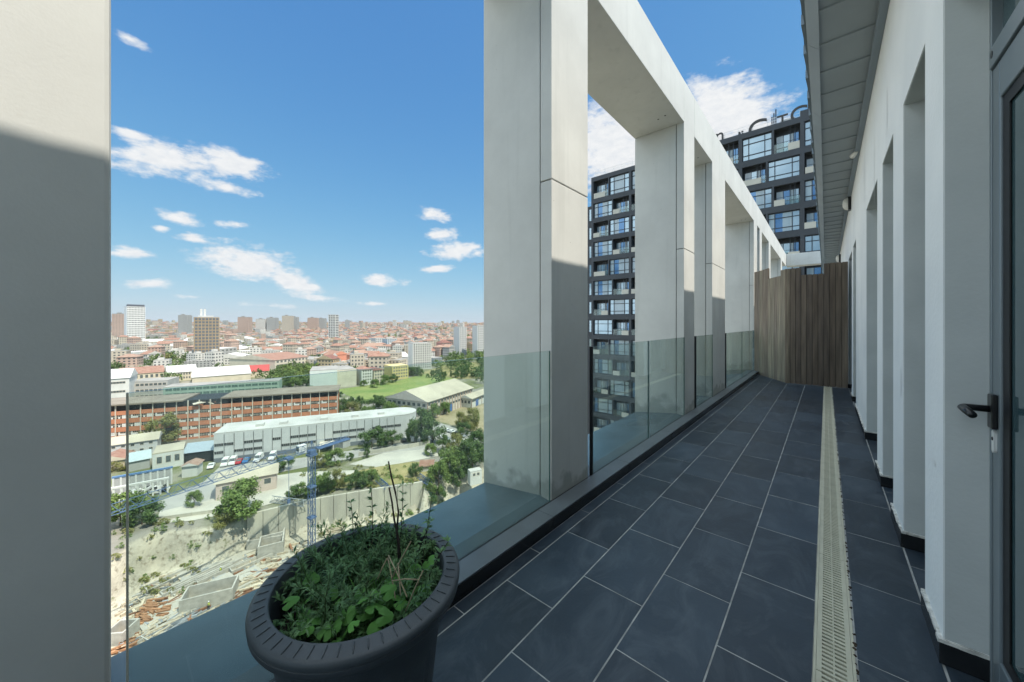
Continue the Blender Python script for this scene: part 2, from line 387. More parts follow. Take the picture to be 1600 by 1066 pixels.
for (y0, y1) in ys:
    if y1 - y0 < .05: continue
    m = MB(); m.box(XB, XF, y0 + .004, y1 - .004, 4.12, 4.698)
    for (sx, sy) in ((-1.62, .55), (-1.72, .50)):
        yy = y1 - sy * .6
        if y1 - y0 > 1: m.lathe([(0, 4.116), (.012, 4.116), (.014, 4.121)], 10, 1, (sx, yy))
    lp(m.build('beam', [M_conc, M_joint], fr, bevel=.005), fr)
m = MB(); m.box(-1.47, .2, 22, 22.6, 4.12, 4.70); lp(m.build('cross_beam', M_conc, fr, bevel=.006), fr)
m = MB(); m.box(XB + .03, XF - .03, -5, 22, 4.2, 4.68); lp(m.build('beam_core', M_joint, fr), fr)

# ------------------------------------------------------------------ glass balustrade
GP = [(-2.6, -.55, 'clear glass balustrade sheet behind the near column at the left edge'),
      (.055, 2.095, 'clear glass balustrade sheet in the first bay behind the big flower pot'),
      (2.70, 3.965, 'clear glass balustrade sheet in the second bay, next to the first full column'),
      (3.980, 5.29, 'clear glass balustrade sheet in the second bay, farther one beside the joint'),
      (5.86, 6.92, 'narrow clear glass balustrade sheet between the second and third columns'),
      (8.0, 9.80, 'clear glass balustrade sheet before the wooden fence, nearer of the last bay'),
      (9.815, 11.64, 'clear glass balustrade sheet whose far end meets the wooden fence')]
for (y0, y1, lab) in GP:
    m = MB(); m.box(-1.479, -1.467, y0, y1, .07, 1.155)
    m.m = [1 if i in (1, 2, 4) else 0 for i in range(6)]
    go_ = tag(m.build('glass_balustrade', [M_glass, M_gedge]), lab, 'balustrade', 'glass sheets of the balustrade')
    es = MB()
    if y0 == .055: es.box(-1.480, -1.466, y0 - .0050, y0 - .0005, .07, 1.155); es.build('edge_seal', mat('olive_silicone', (.55, .53, .42), .4), go_)
    elif y0 in (2.70, 5.86, 8.0): es.box(-1.485, -1.460, y0 - .016, y0 - .0005, .07, 1.155); es.build('edge_seal', M_gasket, go_)
    elif y0 in (3.980,): es.box(-1.480, -1.466, y0 - .0145, y0 - .0005, .07, 1.155); es.build('edge_seal', mat('clear_silicone', (.45, .50, .47), .5), go_)

# ------------------------------------------------------------------ the building on the right
bd = empty('terrace_building', (.6, 2, 0), 0, 'white plastered building with tall grey window reveals and a metal eave beside the terrace', 'building')
XW = .35
PI_ = [(-4.5, -3.6), (-1.9, -.6), (.25, .62), (2.205, 2.551), (3.19, 3.62), (4.26, 4.655), (5.86, 7.766), (8.565, 8.978), (10.217, 10.9), (11.6, 13), (13.8, 14.2), (15, 21.8)]
m = MB()
for (y0, y1) in PI_: m.box(XW, XW + .32, y0, y1, .088, 2.666, 0)
m.box(XW, XW + .32, -4.5, 21.8, 2.666, 3.76, 0)
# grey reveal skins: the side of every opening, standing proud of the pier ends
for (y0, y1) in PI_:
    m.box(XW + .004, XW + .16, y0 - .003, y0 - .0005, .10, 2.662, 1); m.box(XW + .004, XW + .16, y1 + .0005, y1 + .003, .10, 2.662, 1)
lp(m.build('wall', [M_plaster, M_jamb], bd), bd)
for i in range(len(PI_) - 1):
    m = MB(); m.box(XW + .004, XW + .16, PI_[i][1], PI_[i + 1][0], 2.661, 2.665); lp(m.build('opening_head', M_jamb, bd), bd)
# skirting tiles and a rough mortar lip
for (y0, y1) in PI_:
    m = MB(); m.box(XW - .012, XW + .15, y0 - .012, y1 + .012, .001, .084, 0); lp(m.build('skirting_tile', M_tile_dark, bd, bevel=.0015), bd)
for (y0, y1) in PI_:
    mo = MB(); y = y0 - .012
    while y < y1:
        d = rnd.uniform(.03, .07); mo.box(XW - rnd.uniform(.008, .016), XW + .01, y, min(y + d, y1 + .01), .0845, .088 + rnd.uniform(.002, .012)); y += d
    x = XW
    while x < XW + .14:
        d = rnd.uniform(.02, .04); mo.box(x, x + d, y0 - rnd.uniform(.008, .013), y0 + .004, .0845, .090 + rnd.uniform(.002, .012)); x += d
    # sealant bead down the reveal by the window frame
    z = .09
    while z < 2.6:
        d = rnd.uniform(.06, .22)
        mo.tube([(XW + .122, y0 - .004 - rnd.uniform(0, .004), z), (XW + .122, y0 - .005 - rnd.uniform(0, .004), z + d)], rnd.uniform(.004, .008), 6); z += d * .92
    lp(mo.build('mortar_lip', M_mortar, bd), bd)
# touch-up patches of cleaner paint on the white faces
mp_ = mat('fresh_white_paint', (.83, .84, .83), .8, var=.02)
for (yc, zc, w_, h_) in ((3.28, .98, .035, .10), (2.32, 3.35, .03, .5), (2.42, 3.15, .02, .25), (6.3, 1.15, .09, .1), (4.9, 3.0, .01, .55), (6.1, 3.1, .012, .35), (3.95, 2.95, .015, .2), (2.38, .75, .05, .015)):
    pts = []
    for k in range(14):
        a = 2 * math.pi * k / 14; q = rnd.uniform(.75, 1.15)
        pts.append((XW - .0015, yc - w_ * q * math.cos(a), zc + h_ * q * math.sin(a)))
    m = MB(); m.poly(pts); lp(m.build('paint_patch', mp_, bd), bd)
# windows in the openings
for i in range(len(PI_) - 1):
    y0, y1 = PI_[i][1], PI_[i + 1][0]
    if y0 == .62: continue
    m = MB(); a, b, zb, zt = y0 + .004, y1 - .004, .03, 2.66
    for q in ((a, a + .06, zb, zt), (b - .06, b, zb, zt), (a + .06, b - .06, zb, zb + .07), (a + .06, b - .06, zt - .07, zt), (a + .06, b - .06, 2.14, 2.21)):
        m.box(XW + .125, XW + .185, q[0], q[1], q[2], q[3])
    wf = lp(m.build('window', M_alu, bd, bevel=.003), bd)
    m = MB(); m.box(XW + .15, XW + .16, a + .06, b - .06, zb + .07, 2.14); m.box(XW + .15, XW + .16, a + .06, b - .06, 2.21, zt - .07)
    m.build('pane', M_doorglass, wf)
m = MB(); m.box(XW + .33, 8, -4.5, 21.8, -.2, 3.9); lp(m.build('inner_block', M_room, bd), bd)
m = MB(); m.box(-2.1, 8.1, -6, 24, -50.5, -.21); lp(m.build('lower_storeys', M_conc, bd), bd)
# glazed door
dY0, dY1 = .62, 2.203
m = MB()
m.box(.462, .53, 2.185, dY1 - .002, .0, 2.66); m.box(.462, .53, dY0, dY0 + .03, 0, 2.66); m.box(.458, .53, dY0 + .03, 2.185, 2.292, 2.365); m.box(.462, .53, dY0 + .03, 2.185, 2.63, 2.66)
df = lp(m.build('door_frame', M_alu, bd, bevel=.003), bd)
m = MB(); m.box(.49, .496, dY0 + .03, 2.185, 2.365, 2.63); m.build('transom_pane', M_doorglass, df)
m = MB(); m.lathe([(0, .0), (.012, .0), (.014, .008)], 16); kn = m.build('peg', M_black, df); kn.rotation_euler = (0, R(90), 0); kn.location = (.4565, 2.155, 2.335)
m = MB()
m.box(.466, .525, 2.112, 2.182, .012, 2.287); m.box(.466, .525, .655, .78, .012, 2.287); m.box(.466, .525, .78, 2.112, 2.155, 2.287); m.box(.466, .525, .78, 2.112, .012, .14)
dl = lp(m.build('door', M_alu, bd, bevel=.004), bd)
m = MB(); m.box(.474, .478, 2.055, 2.1118, .14, 2.155); m.box(.474, .478, .78, 2.055, 2.11, 2.1548); m.box(.474, .478, .78, 2.055, .1402, .18); m.build('gasket', M_gasket, dl)
m = MB(); m.box(.480, .490, .782, 2.11, .142, 2.153); m.build('door_pane', M_doorglass, dl)
m = MB()
m.box(.450, .466, 2.122, 2.168, .965, 1.09)
hn = MB()
hn.tube([(.452, 2.147, 1.035), (.405, 2.147, 1.035), (.392, 2.144, 1.035), (.386, 2.132, 1.034), (.386, 2.09, 1.032), (.386, 2.015, 1.028)], [.0125, .012, .0125, .013, .0135, .012], 12)
h_ = MB(); h_.v = m.v + []; h_.f = m.f + []; h_.m = m.m + []
ho = m.build('handle_plate', M_black, dl, bevel=.004); ho2 = hn.build('handle', M_black, dl, smooth=True)
m = MB()
pts = [(math.cos(2 * math.pi * k / 20) * .013, math.sin(2 * math.pi * k / 20)) for k in range(20)]
ring = [(y, .028 * (1 if q > 0 else -1) * (abs(q) > .01) + q * .013) for (y, q) in pts]
m.poly([(.458, 2.147 + a, .918 + b) for (a, b) in ring]); m.poly([(.466, 2.147 + a, .918 + b) for (a, b) in reversed(ring)])
for k in range(20):
    a, b = ring[k], ring[(k + 1) % 20]
    m.poly([(.458, 2.147 + b[0], .918 + b[1]), (.458, 2.147 + a[0], .918 + a[1]), (.466, 2.147 + a[0], .918 + a[1]), (.466, 2.147 + b[0], .918 + b[1])])
lk = m.build('lock_plate', M_white, dl)
m = MB(); m.lathe([(0, 0), (.006, 0), (.007, .002)], 12); ky = m.build('keyhole', M_gasket, lk); ky.rotation_euler = (0, R(90), 0); ky.location = (.4562, 2.147, .928)
# eave: soffit of metal panels with raised seams, fascia, roof edge flashings
m = MB(); m.box(XW - .055, XW - .001, -4.5, 22, 3.69, 3.79); lp(m.build('soffit_trim', M_fascia, bd, bevel=.004), bd)
m = MB(); y = 3.62 - .45 * 18                                 # one pressed sheet: a profile of flats and raised seams
prof = []
while y < 22:
    prof += [(y - .017, 3.736), (y - .014, 3.722), (y + .014, 3.722), (y + .017, 3.736)]; y += .45
for (a, b) in zip(prof, prof[1:]):
    i = len(m.v)
    m.poly([(-.05, a[0], a[1]), (-.05, b[0], b[1]), (XW - .055, b[0], b[1]), (XW - .055, a[0], a[1])])
lp(m.build('soffit', M_soffit, bd), bd)
m = MB(); y = 4.1 - 1.35 * 6
while y < 22:
    for (a, b) in ((y + .002, y + 1.348),):
        m.poly([(-.045, a, 3.715), (-.045, b, 3.715), (-.125, b, 3.80), (-.125, a, 3.80)])
        m.poly([(-.125, a, 3.80), (-.125, b, 3.80), (-.13, b, 3.95), (-.13, a, 3.95)])
        m.poly([(-.045, b, 3.715), (-.045, a, 3.715), (-.045, a, 3.80), (-.045, b, 3.80)])
    y += 1.35
lp(m.build('fascia', M_fascia, bd), bd)
m = MB(); y = 4.0 - .45 * 18
while y < 22:
    for (ya, yb, xa, xb) in ((y, y + .448, -.165, -.142),):
        m.poly([(xa, ya, 3.93), (xb, yb, 3.93), (xb, yb, 4.02), (xa, ya, 4.02)])
        m.poly([(xa, ya, 3.93), (xa, ya, 4.02), (-.12, ya, 4.02), (-.12, ya, 3.93)])
        m.poly([(xa, ya, 3.93), (-.12, ya, 3.93), (-.12, yb, 3.93), (xb, yb, 3.93)])
    y += .45
lp(m.build('roof_flashing', M_fascia, bd), bd)
m = MB()
m.poly([(-.16, -4.5, 4.02), (-.16, 22, 4.02), (8, 22, 5.6), (8, -4.5, 5.6)][::-1]); m.poly([(-.13, -4.5, 3.94), (-.13, 22, 3.94), (8, 22, 5.5), (8, -4.5, 5.5)])
m.box(7.9, 8, -4.5, 22, 3.8, 5.55)
lp(m.build('roof', M_fascia, bd), bd)

def wall_light(y, z, lab):
    e = empty('wall_light', (XW, y, z), 0, lab, 'wall light', 'bulkhead lights on the white wall')
    m = MB(); m.box(-.045, -.001, -.085, .085, -.13, .13); m.build('back_box', M_black, e, bevel=.015)
    m = MB(); m.lathe([(0, .075), (.04, .07), (.07, .05), (.085, .02), (.09, 0)], 24)
    d = m.build('lamp_glass', M_white, e, smooth=True); d.rotation_euler = (0, R(-90), 0); d.location = (-.046, 0, 0); d.scale = (1.35, .85, 1)
wall_light(9.2, 3.58, 'white oval bulkhead light on the white wall just before the wooden fence')
wall_light(15.6, 3.42, 'small white bulkhead light farther off, over the top of the wooden fence')
e = empty('spotlight', (XW, 6.85, 3.72), 0, 'tiny white spotlight fixed under the metal eave trim', 'spotlight')
m = MB(); m.tube([(0, 0, .0), (-.05, 0, -.02)], .014, 8); m.build('bracket', M_white, e)
m = MB(); m.tube([(-.04, -.05, -.03), (-.06, .02, -.035), (-.075, .06, -.045)], [.02, .03, .032], 12); m.build('lamp_head', M_white, e, smooth=True)

# ------------------------------------------------------------------ wooden fence
wf = empty('wooden_fence', (-.2, 10.07, 0), 0, 'weathered dark brown vertical plank screen closing the far end of the terrace', 'fence')
def wood(name, c, c2):
    m = mat(name, c, .8, c2=c2, scale=2.0, detail=10, stretch=(9, 9, .7), bump=.6, bscale=6, thr=(.25, .75)); return m
WC = [(.105, .082, .062), (.078, .061, .048), (.096, .078, .061), (.122, .097, .073), (.086, .066, .050), (.150, .125, .090), (.135, .114, .083)]
WD = [wood('weathered_wood_%s' % n_, c_, tuple(q * 2.3 for q in c_)) for n_, c_ in zip(('brown', 'dark', 'grey', 'light', 'deep', 'pale', 'mossy'), WC)]
x = .335; k = 0
def zt(x): return 2.61 if x > -.02 else (2.40 if x > -.41 else 2.56)
while x > -.64:
    w_ = .094
    m = MB(); m.box(x - w_ + .005, x, 10.07, 10.10, .015, zt(x - .05) + rnd.uniform(-.002, .002))
    lp(m.build('plank', WD[rnd.choice((0, 1, 2, 3, 4))], wf, bevel=.005), wf); x -= w_; k += 1
A = Vector((-.65, 10.06)); B = Vector((-1.45, 11.5)); n = 11
for i in range(n):
    a = A.lerp(B, i / n); b = A.lerp(B, (i + .955) / n); d = (b - a).normalized(); nn = Vector((-d.y, d.x)) * .03
    z1 = 2.56 if i < 2 else (2.44 if i < 6 else 2.70)
    if i == 5: z1 = 2.44
    m = MB(); q = [a, b, b - nn, a - nn]
    z1 += rnd.uniform(-.003, .003)
    m.poly([(p.x, p.y, .015) for p in reversed(q)]); m.poly([(p.x, p.y, z1) for p in q])
    for j in range(4):
        p0, p1 = q[j], q[(j + 1) % 4]; m.poly([(p0.x, p0.y, .015), (p1.x, p1.y, .015), (p1.x, p1.y, z1), (p0.x, p0.y, z1)])
    lp(m.build('plank', WD[(5, 6, 5, 3, 6, 5, 0, 3, 6, 2, 0)[i]], wf, bevel=.003), wf)
m = MB()
for (xa, xb, zz) in ((-.02, .335, 2.595), (-.41, -.02, 2.385), (-.65, -.41, 2.545)): m.box(xa, xb - .0005, 10.104, 10.118, .03, zz)
d = (B - A).normalized(); nn = Vector((-d.y, d.x)) * -.034
for (ia, ib, zz) in ((0, 2, 2.545), (2, 6, 2.425), (6, 11, 2.685)):
    pa, pb = A.lerp(B, ia / n) - Vector((-d.y, d.x)) * .034, A.lerp(B, ib / n) - Vector((-d.y, d.x)) * .034
    m.bar((pa.x, pa.y, .02 + (zz - .02) / 2), (pb.x, pb.y, .02 + (zz - .02) / 2), .006, zz - .02)
lp(m.build('added_gap_board', M_gasket, wf), wf)  # black boards added behind the planks to block light and keep gaps dark
# ------------------------------------------------------------------ flower pot and what grows in it
PX, PY, PR, PZ = -1.115, .556, .303, .555
M_pot = mat('charcoal_plastic', (.046, .057, .066), .5, c2=(.074, .086, .095), scale=7, detail=9, bump=.08, bscale=180)
M_soil = mat('dark_soil', (.018, .013, .009), .95, var=.5, scale=40, bump=1, bscale=60)
pot = empty('flower_pot', (PX, PY, 0), 0, 'big round charcoal plastic flower pot with a ribbed rim beside the glass', 'flower pot')
m = MB()
prof = [(.250, .49), (.2505, .546), (.2525, .551), (.256, .553), (.290, .5475), (.2985, .5445), (.3025, .540), (.304, .534), (.3035, .526), (.2985, .5245), (.2985, .5225), (.3015, .520), (.301, .507), (.297, .500), (.262, .500), (.250, .49)]
m.lathe(prof, 96)
ro = m.build('rim', M_pot, pot, smooth=True); ro.data.set_sharp_from_angle(angle=R(38))
m = MB()                                           # fluted, tapering body
NB = 96; zs = [.0, .012, .2, .4, .503]
def br(z, j): return .196 + .056 * z / .5 - (.0035 if (j % 6) in (0,) else 0) - (.004 if z == 0 else 0)
base = 0
for j in range(NB):
    a = 2 * math.pi * j / NB
    for z in zs: m.v.append((br(z, j) * math.cos(a), br(z, j) * math.sin(a), z + .001))
k = len(zs)
for j in range(NB):
    for i in range(k - 1):
        m.f.append((j*k + i, ((j+1) % NB)*k + i, ((j+1) % NB)*k + i + 1, j*k + i + 1)); m.m.append(0)
m.f.append(tuple(j * k for j in reversed(range(NB)))); m.m.append(0)
m.build('body', M_pot, pot)
m = MB(); m.lathe([(.2498, .505), (.246, .44), (.240, .37)], 64); m.build('inner_wall', M_pot, pot, smooth=True)
m = MB(); rs = [0, .05, .1, .15, .2, .241]
m.lathe([(r, .427 + .02 * math.sin(r * 40)) for r in rs], 40); m.build('soil', M_soil, pot, smooth=True)
NG = 52; gm = None
for j in range(NG):                                # short ridges pressed into the rim
    if gm is None:
        g = MB(); g.tube([(.261, 0, .5522), (.264, 0, .5530), (.286, 0, .5492), (.292, 0, .5470)], [.0010, .0022, .0022, .0010], 6); gm = g.mesh('rim_rib', M_pot, True)
    link('rim_rib', gm, pot, (0, 0, 0), (0, 0, 2 * math.pi * (j + .5) / NG))

def leafmat(name, c, c2, trans=.25, rough=.55, island=.35):
    m = mat(name, c, rough, c2=c2, scale=6, island=island, spec=.3)
    t = m.node_tree; b = t.nodes['Principled BSDF']; n = t.nodes.new; l = t.links.new
    o = t.nodes['Material Output']; tr = n('ShaderNodeBsdfTranslucent'); mi = n('ShaderNodeMixShader'); mi.inputs[0].default_value = trans
    l(b.inputs['Base Color'].links[0].from_socket, tr.inputs[0]); l(b.outputs[0], mi.inputs[1]); l(tr.outputs[0], mi.inputs[2]); l(mi.outputs[0], o.inputs[0])
    return m
M_feath = leafmat('feathery_green_leaf', (.075, .175, .080), (.16, .28, .11))
M_broad = leafmat('broad_green_leaf', (.075, .22, .045), (.14, .34, .07), .35)
M_stem = mat('green_stem', (.06, .09, .03), .7)
M_dry = mat('dry_straw', (.34, .28, .17), .8, var=.3)
M_twig = mat('dark_dry_twig', (.035, .025, .022), .85, var=.3, scale=20, bump=.6, bscale=200)
rp = random.Random(11)
def leaf(m, p, d, up, ln, wd, fold=.15, mi=0):
    """a pointed leaf blade of four faces"""
    d = d.normalized(); s = d.cross(up)
    if s.length < 1e-4: s = Vector((1, 0, 0))
    s.normalize(); n_ = s.cross(d)
    a = p; b = p + d * ln * .45 + n_ * ln * .08; c = p + d * ln - n_ * ln * .10
    l1 = p + d * ln * .42 + s * wd + n_ * (wd * fold + ln * .08); r1 = p + d * ln * .42 - s * wd + n_ * (wd * fold + ln * .08)
    i = len(m.v); m.v += [tuple(q) for q in (a, b, c, l1, r1)]
    m.f += [(i, i+1, i+3), (i+1, i+2, i+3), (i, i+4, i+1), (i+1, i+4, i+2)]; m.m += [mi] * 4
def sprig_curve(p0, lean, ln, n, droop):
    pts = []; p = p0.copy(); d = Vector((lean.x, lean.y, 1)).normalized()
    for i in range(n + 1):
        pts.append(p.copy()); p = p + d * (ln / n)
        d = (d + Vector((lean.x * .22, lean.y * .22, -droop)) / n * 2 + Vector((rp.gauss(0, .06), rp.gauss(0, .06), 0))).normalized()
    return pts
fs = empty('feathery_shrub', (PX, PY, .440), 0, 'low feathery dark green shrub filling the left of the charcoal pot', 'plant')
ml = MB(); ms = MB()
for k in range(190):
    a = rp.uniform(0, 6.283); r = math.sqrt(rp.random()) * .19
    p0 = Vector((r * math.cos(a) - .02, r * math.sin(a) + .02, 0))
    ln = rp.uniform(.11, .21) * (1.12 if p0.x < .05 else .8)
    lean = Vector((p0.x * 1.8 + rp.gauss(0, .4), p0.y * 1.6 + .15 + rp.gauss(0, .4), 0))
    pts = sprig_curve(p0, lean, ln, 9, .45)
    for q in pts:
        rr = math.hypot(q.x, q.y)
        if rr > .235 and q.z < .15: q.x *= .235 / rr; q.y *= .235 / rr
    ms.tube(pts, [.0024 - .0018 * i / 9 for i in range(10)], 5)
    for i in range(1, 10):
        d = (pts[i] - pts[i - 1]).normalized()
        for q in range(8):
            aa = rp.uniform(0, 6.283); side = Vector((math.cos(aa), math.sin(aa), rp.uniform(-.1, .6)))
            side = (side - d * side.dot(d)).normalized()
            leaf(ml, pts[i - 1].lerp(pts[i], rp.random()), side + d * rp.uniform(.3, 1.1), Vector((0, 0, 1)), rp.uniform(.014, .032), rp.uniform(.0016, .0034))
ms.build('stem', M_stem, fs, smooth=True); ml.build('foliage', M_feath, fs)
# taller sprigs that reach above the rim
sp = empty('leafy_sprig', (PX, PY, .440), 0, 'thin upright sprig of small toothed leaves rising over the back rim of the pot', 'plant')
ml = MB(); ms = MB()
for (x0, y0, hx, hy, hz) in ((-.16, .10, -.075, .05, .245), (-.10, .18, -.04, .05, .27), (.02, .2, .0, .05, .27), (-.19, .05, -.07, .03, .22), (.13, .12, .06, .07, .20), (.05, .12, .03, .08, .22)):
    pts = [Vector((x0 + hx * t * t, y0 + hy * t, hz * t)) for t in [i / 10 for i in range(11)]]
    ms.tube(pts, [.0026 - .0016 * i / 10 for i in range(11)], 5)
    for i in range(4, 11):
        for q in range(4):
            aa = rp.uniform(0, 6.283); leaf(ml, pts[i], Vector((math.cos(aa), math.sin(aa), rp.uniform(.1, .7))), Vector((0, 0, 1)), rp.uniform(.018, .034), rp.uniform(.004, .007))
ms.build('stem', M_twig, sp, smooth=True); ml.build('foliage', M_feath, sp)
# broad lobed leaves at the right and front
bl = empty('broadleaf_plant', (PX, PY, .440), 0, 'bright green broad leaved plant at the right and front of the pot', 'plant')
ml = MB(); ms = MB()
def lobed(m, c, nrm, az, s):
    q = nrm.normalized().to_track_quat('Z', 'Y') @ __import__('mathutils').Quaternion((0, 0, 1), az)
    n_ = 20; ring = []
    for k in range(n_):
        a = 2 * math.pi * k / n_
        r = s * (.62 + .38 * abs(math.cos(1.5 * a)) ** .7) * (.25 if k == n_ // 2 else 1) * rp.uniform(.93, 1.05)
        ring.append(c + q @ Vector((r * math.cos(a), r * math.sin(a), -.25 * r * r / s + .06 * s * math.cos(3 * a))))
    i = len(m.v); m.v.append(tuple(c)); m.v += [tuple(p) for p in ring]
    for k in range(n_): m.f.append((i, i + 1 + k, i + 1 + (k + 1) % n_)); m.m.append(0)
for k in range(78):
    if k < 48: x, y = rp.gauss(.12, .055), rp.gauss(.04, .06)
    elif k < 64: x, y = rp.gauss(.05, .09), rp.gauss(-.14, .045)
    else: x, y = rp.uniform(-.15, .15), rp.uniform(-.15, .1)
    r = math.hypot(x, y)
    if r > .215: x *= .215 / r; y *= .215 / r
    z = rp.uniform(.03, .105) + (.03 if x > .08 else 0)
    c = Vector((x, y, z)); b_ = Vector((x * .7 + rp.gauss(0, .02), y * .7 + rp.gauss(0, .02), 0))
    ms.tube([b_, b_.lerp(c, .5) + Vector((rp.gauss(0, .006), rp.gauss(0, .006), .008)), c], .0011, 4, caps=False)
    lobed(ml, c, Vector((rp.gauss(0, .35) + x, rp.gauss(-.25, .35), 1)), rp.uniform(0, 6.28), rp.uniform(.013, .029))
for k in range(60):                               # narrow blades between them
    a = rp.uniform(0, 6.28); r = rp.uniform(.03, .2); p = Vector((r * math.cos(a), r * math.sin(a), .0))
    leaf(ml, p, Vector((rp.gauss(0, .45), rp.gauss(0, .45), 1)), Vector((rp.gauss(0, 1), rp.gauss(0, 1), 0)), rp.uniform(.08, .16), rp.uniform(.002, .004))
ms.build('stem', M_stem, bl, smooth=True); ml.build('foliage', M_broad, bl)
# dry straws and the two tall dead twigs
def pixy(x, y, Y):
    r = (x - 800) / F; u = (HY - y) / F; d = Vector((r * cs - sn, r * sn + cs, u)); return Vector((0, 0, H)) + d * (Y / d.y)
def straw(pp, lab):
    m = MB(); m.tube(pp, [.0019] * len(pp), 5)
    tag(m.build('dry_straw', M_dry, None, smooth=True), lab, 'dry stem', 'dry pale straws lying in the pot')
S0 = 'pale dry straw leaning among the green leaves at the right of the pot'
for (a, b) in (((612, 905), (642, 846)), ((618, 935), (606, 872)), ((634, 955), (661, 892)), ((636, 933), (607, 868)), ((626, 930), (622, 880)), ((612, 908), (655, 906)), ((590, 905), (605, 872))):
    A_ = pixy(*a, .56); B_ = pixy(*b, .60); straw([A_, A_.lerp(B_, .5) + Vector((0, 0, .004)), B_], S0)
for (px, lab) in (([(624, 900), (622, 860), (620, 830), (622, 800), (618, 770), (611, 745), (607, 721)], 'taller of the two dark dead twigs standing up from the pot'),
                  ([(626, 880), (622, 842), (616, 812), (612, 785), (608, 762)], 'shorter of the two dark dead twigs standing up from the pot')):
    m = MB(); pp = [pixy(x + .6 * (i % 2), y, .66 - .004 * i) for i, (x, y) in enumerate(px)]
    m.tube(pp, [.0042 - .0022 * i / len(pp) for i in range(len(pp))], 7)
    tag(m.build('dead_twig', M_twig, None, smooth=True), lab, 'twig')

# ------------------------------------------------------------------ dark apartment tower beyond the terrace
TY = 55.0; TZ = 26.0
M_tw = mat('charcoal_facade_panel', (.040, .046, .055), .6, var=.12, scale=.35)
M_twd = mat('dark_balcony_recess', (.025, .028, .033), .7)
M_twf = mat('black_window_frame', (.018, .024, .032), .4)
M_ac = mat('pale_cover_panel', (.50, .48, .42), .7, var=.06)
M_cur = mat('curtained_pane', (.20, .28, .34), .08, c2=(.38, .47, .51), scale=1.3, stretch=(6, 1, .15), spec=1.0)
M_blu = mat('blue_reflective_pane', (.05, .13, .26), .05, c2=(.10, .22, .38), scale=.6, spec=1.0, metal=.55)
M_cle = mat('pale_reflective_pane', (.22, .31, .37), .04, c2=(.40, .49, .54), scale=.5, spec=1.0, metal=.5)
tw = empty('apartment_tower', (-28, TY, -50), 0, 'charcoal apartment tower with a chequerboard of big windows and recessed balconies', 'tower')
def tl(o): o.location = -tw.location; return o
PIER = [-30.1, -23.5, -16.2, -8.65, -2.35, 3.9, 10.2]; X0, X1 = PIER[0], 10.6
PW = .40
OPEN = [(22.30, 25.30)]; z = 21.55
while z > -46: OPEN.append((z - 2.52, z)); z -= 3.27
NS = len(OPEN)
m = MB()
m.box(X0, X1, TY + 1.2, TY + 18, -50.5, TZ - .01, 0)
m.box(X0, X1, TY, TY + 1.195, OPEN[0][1], TZ, 0)
for i in range(NS):
    zb = OPEN[i][0]; zn = OPEN[i + 1][1] if i + 1 < NS else -50.5
    m.box(X0, X1, TY, TY + 1.195, zn, zb, 0)
for (zb, zc) in OPEN:
    for px in PIER: m.box(px, px + PW, TY + .004, TY + 1.19, zb, zc, 0)
cells = []                                            # (storey, pair, x0, x1, is_window)
for i, (zb, zc) in enumerate(OPEN):
    for k in range(len(PIER) - 1):
        a, b = PIER[k] + PW, PIER[k + 1]; wd = (b - a - .2)
        first = ((i + (1 if k < 1 else 0)) % 2 == 0)
        s_ = a + wd * (.555 if first else .445)
        m.box(s_, s_ + .2, TY + .004, TY + 1.19, zb, zc, 0)
        cells += [(i, k, a, s_, first), (i, k, s_ + .2, b, not first)]
tl(m.build('wall', M_tw, tw))
m = MB(); m.box(X0 - 2.4, X0 - .003, TY + 2.2, TY + 18, -50.5, TZ - 4.0); tl(m.build('side_wall', M_tw, tw))
rt = random.Random(5)
GM = [M_cur, M_blu, M_cle]
def tower_window(kinds):
    """unit-wide big window: frame mesh plus a mesh of panes, scaled to its opening"""
    fm = MB(); t = .028; v = [0.014, .22, .76, .986]; h = [.03, .24, .72, .97]; tz = .035
    for q in v: fm.box(q - t / 2, q + t / 2, 0, .12, 0, 1)
    for q in h: fm.box(0, 1, .01, .11, q - tz / 2, q + tz / 2)
    pm = MB()
    for a in range(3):
        for b in range(3):
            xx = [v[a], v[a + 1]]; kk = kinds[a]
            if a == 1 and kinds[3] >= 0:
                mid = xx[0] * .55 + xx[1] * .45
                pm.poly([(xx[0], .07, h[b]), (mid, .07, h[b]), (mid, .07, h[b + 1]), (xx[0], .07, h[b + 1])], kinds[3]); xx[0] = mid
            pm.poly([(xx[0], .07, h[b]), (xx[1], .07, h[b]), (xx[1], .07, h[b + 1]), (xx[0], .07, h[b + 1])], kk)
    return fm.mesh('window', M_twf), pm.mesh('window_pane', GM)
VAR = [tower_window(k) for k in ((2, 2, 2, -1), (0, 0, 2, 1), (2, 0, 2, -1), (2, 1, 2, 0), (1, 2, 0, -1), (0, 0, 0, 1), (2, 2, 0, 0))]
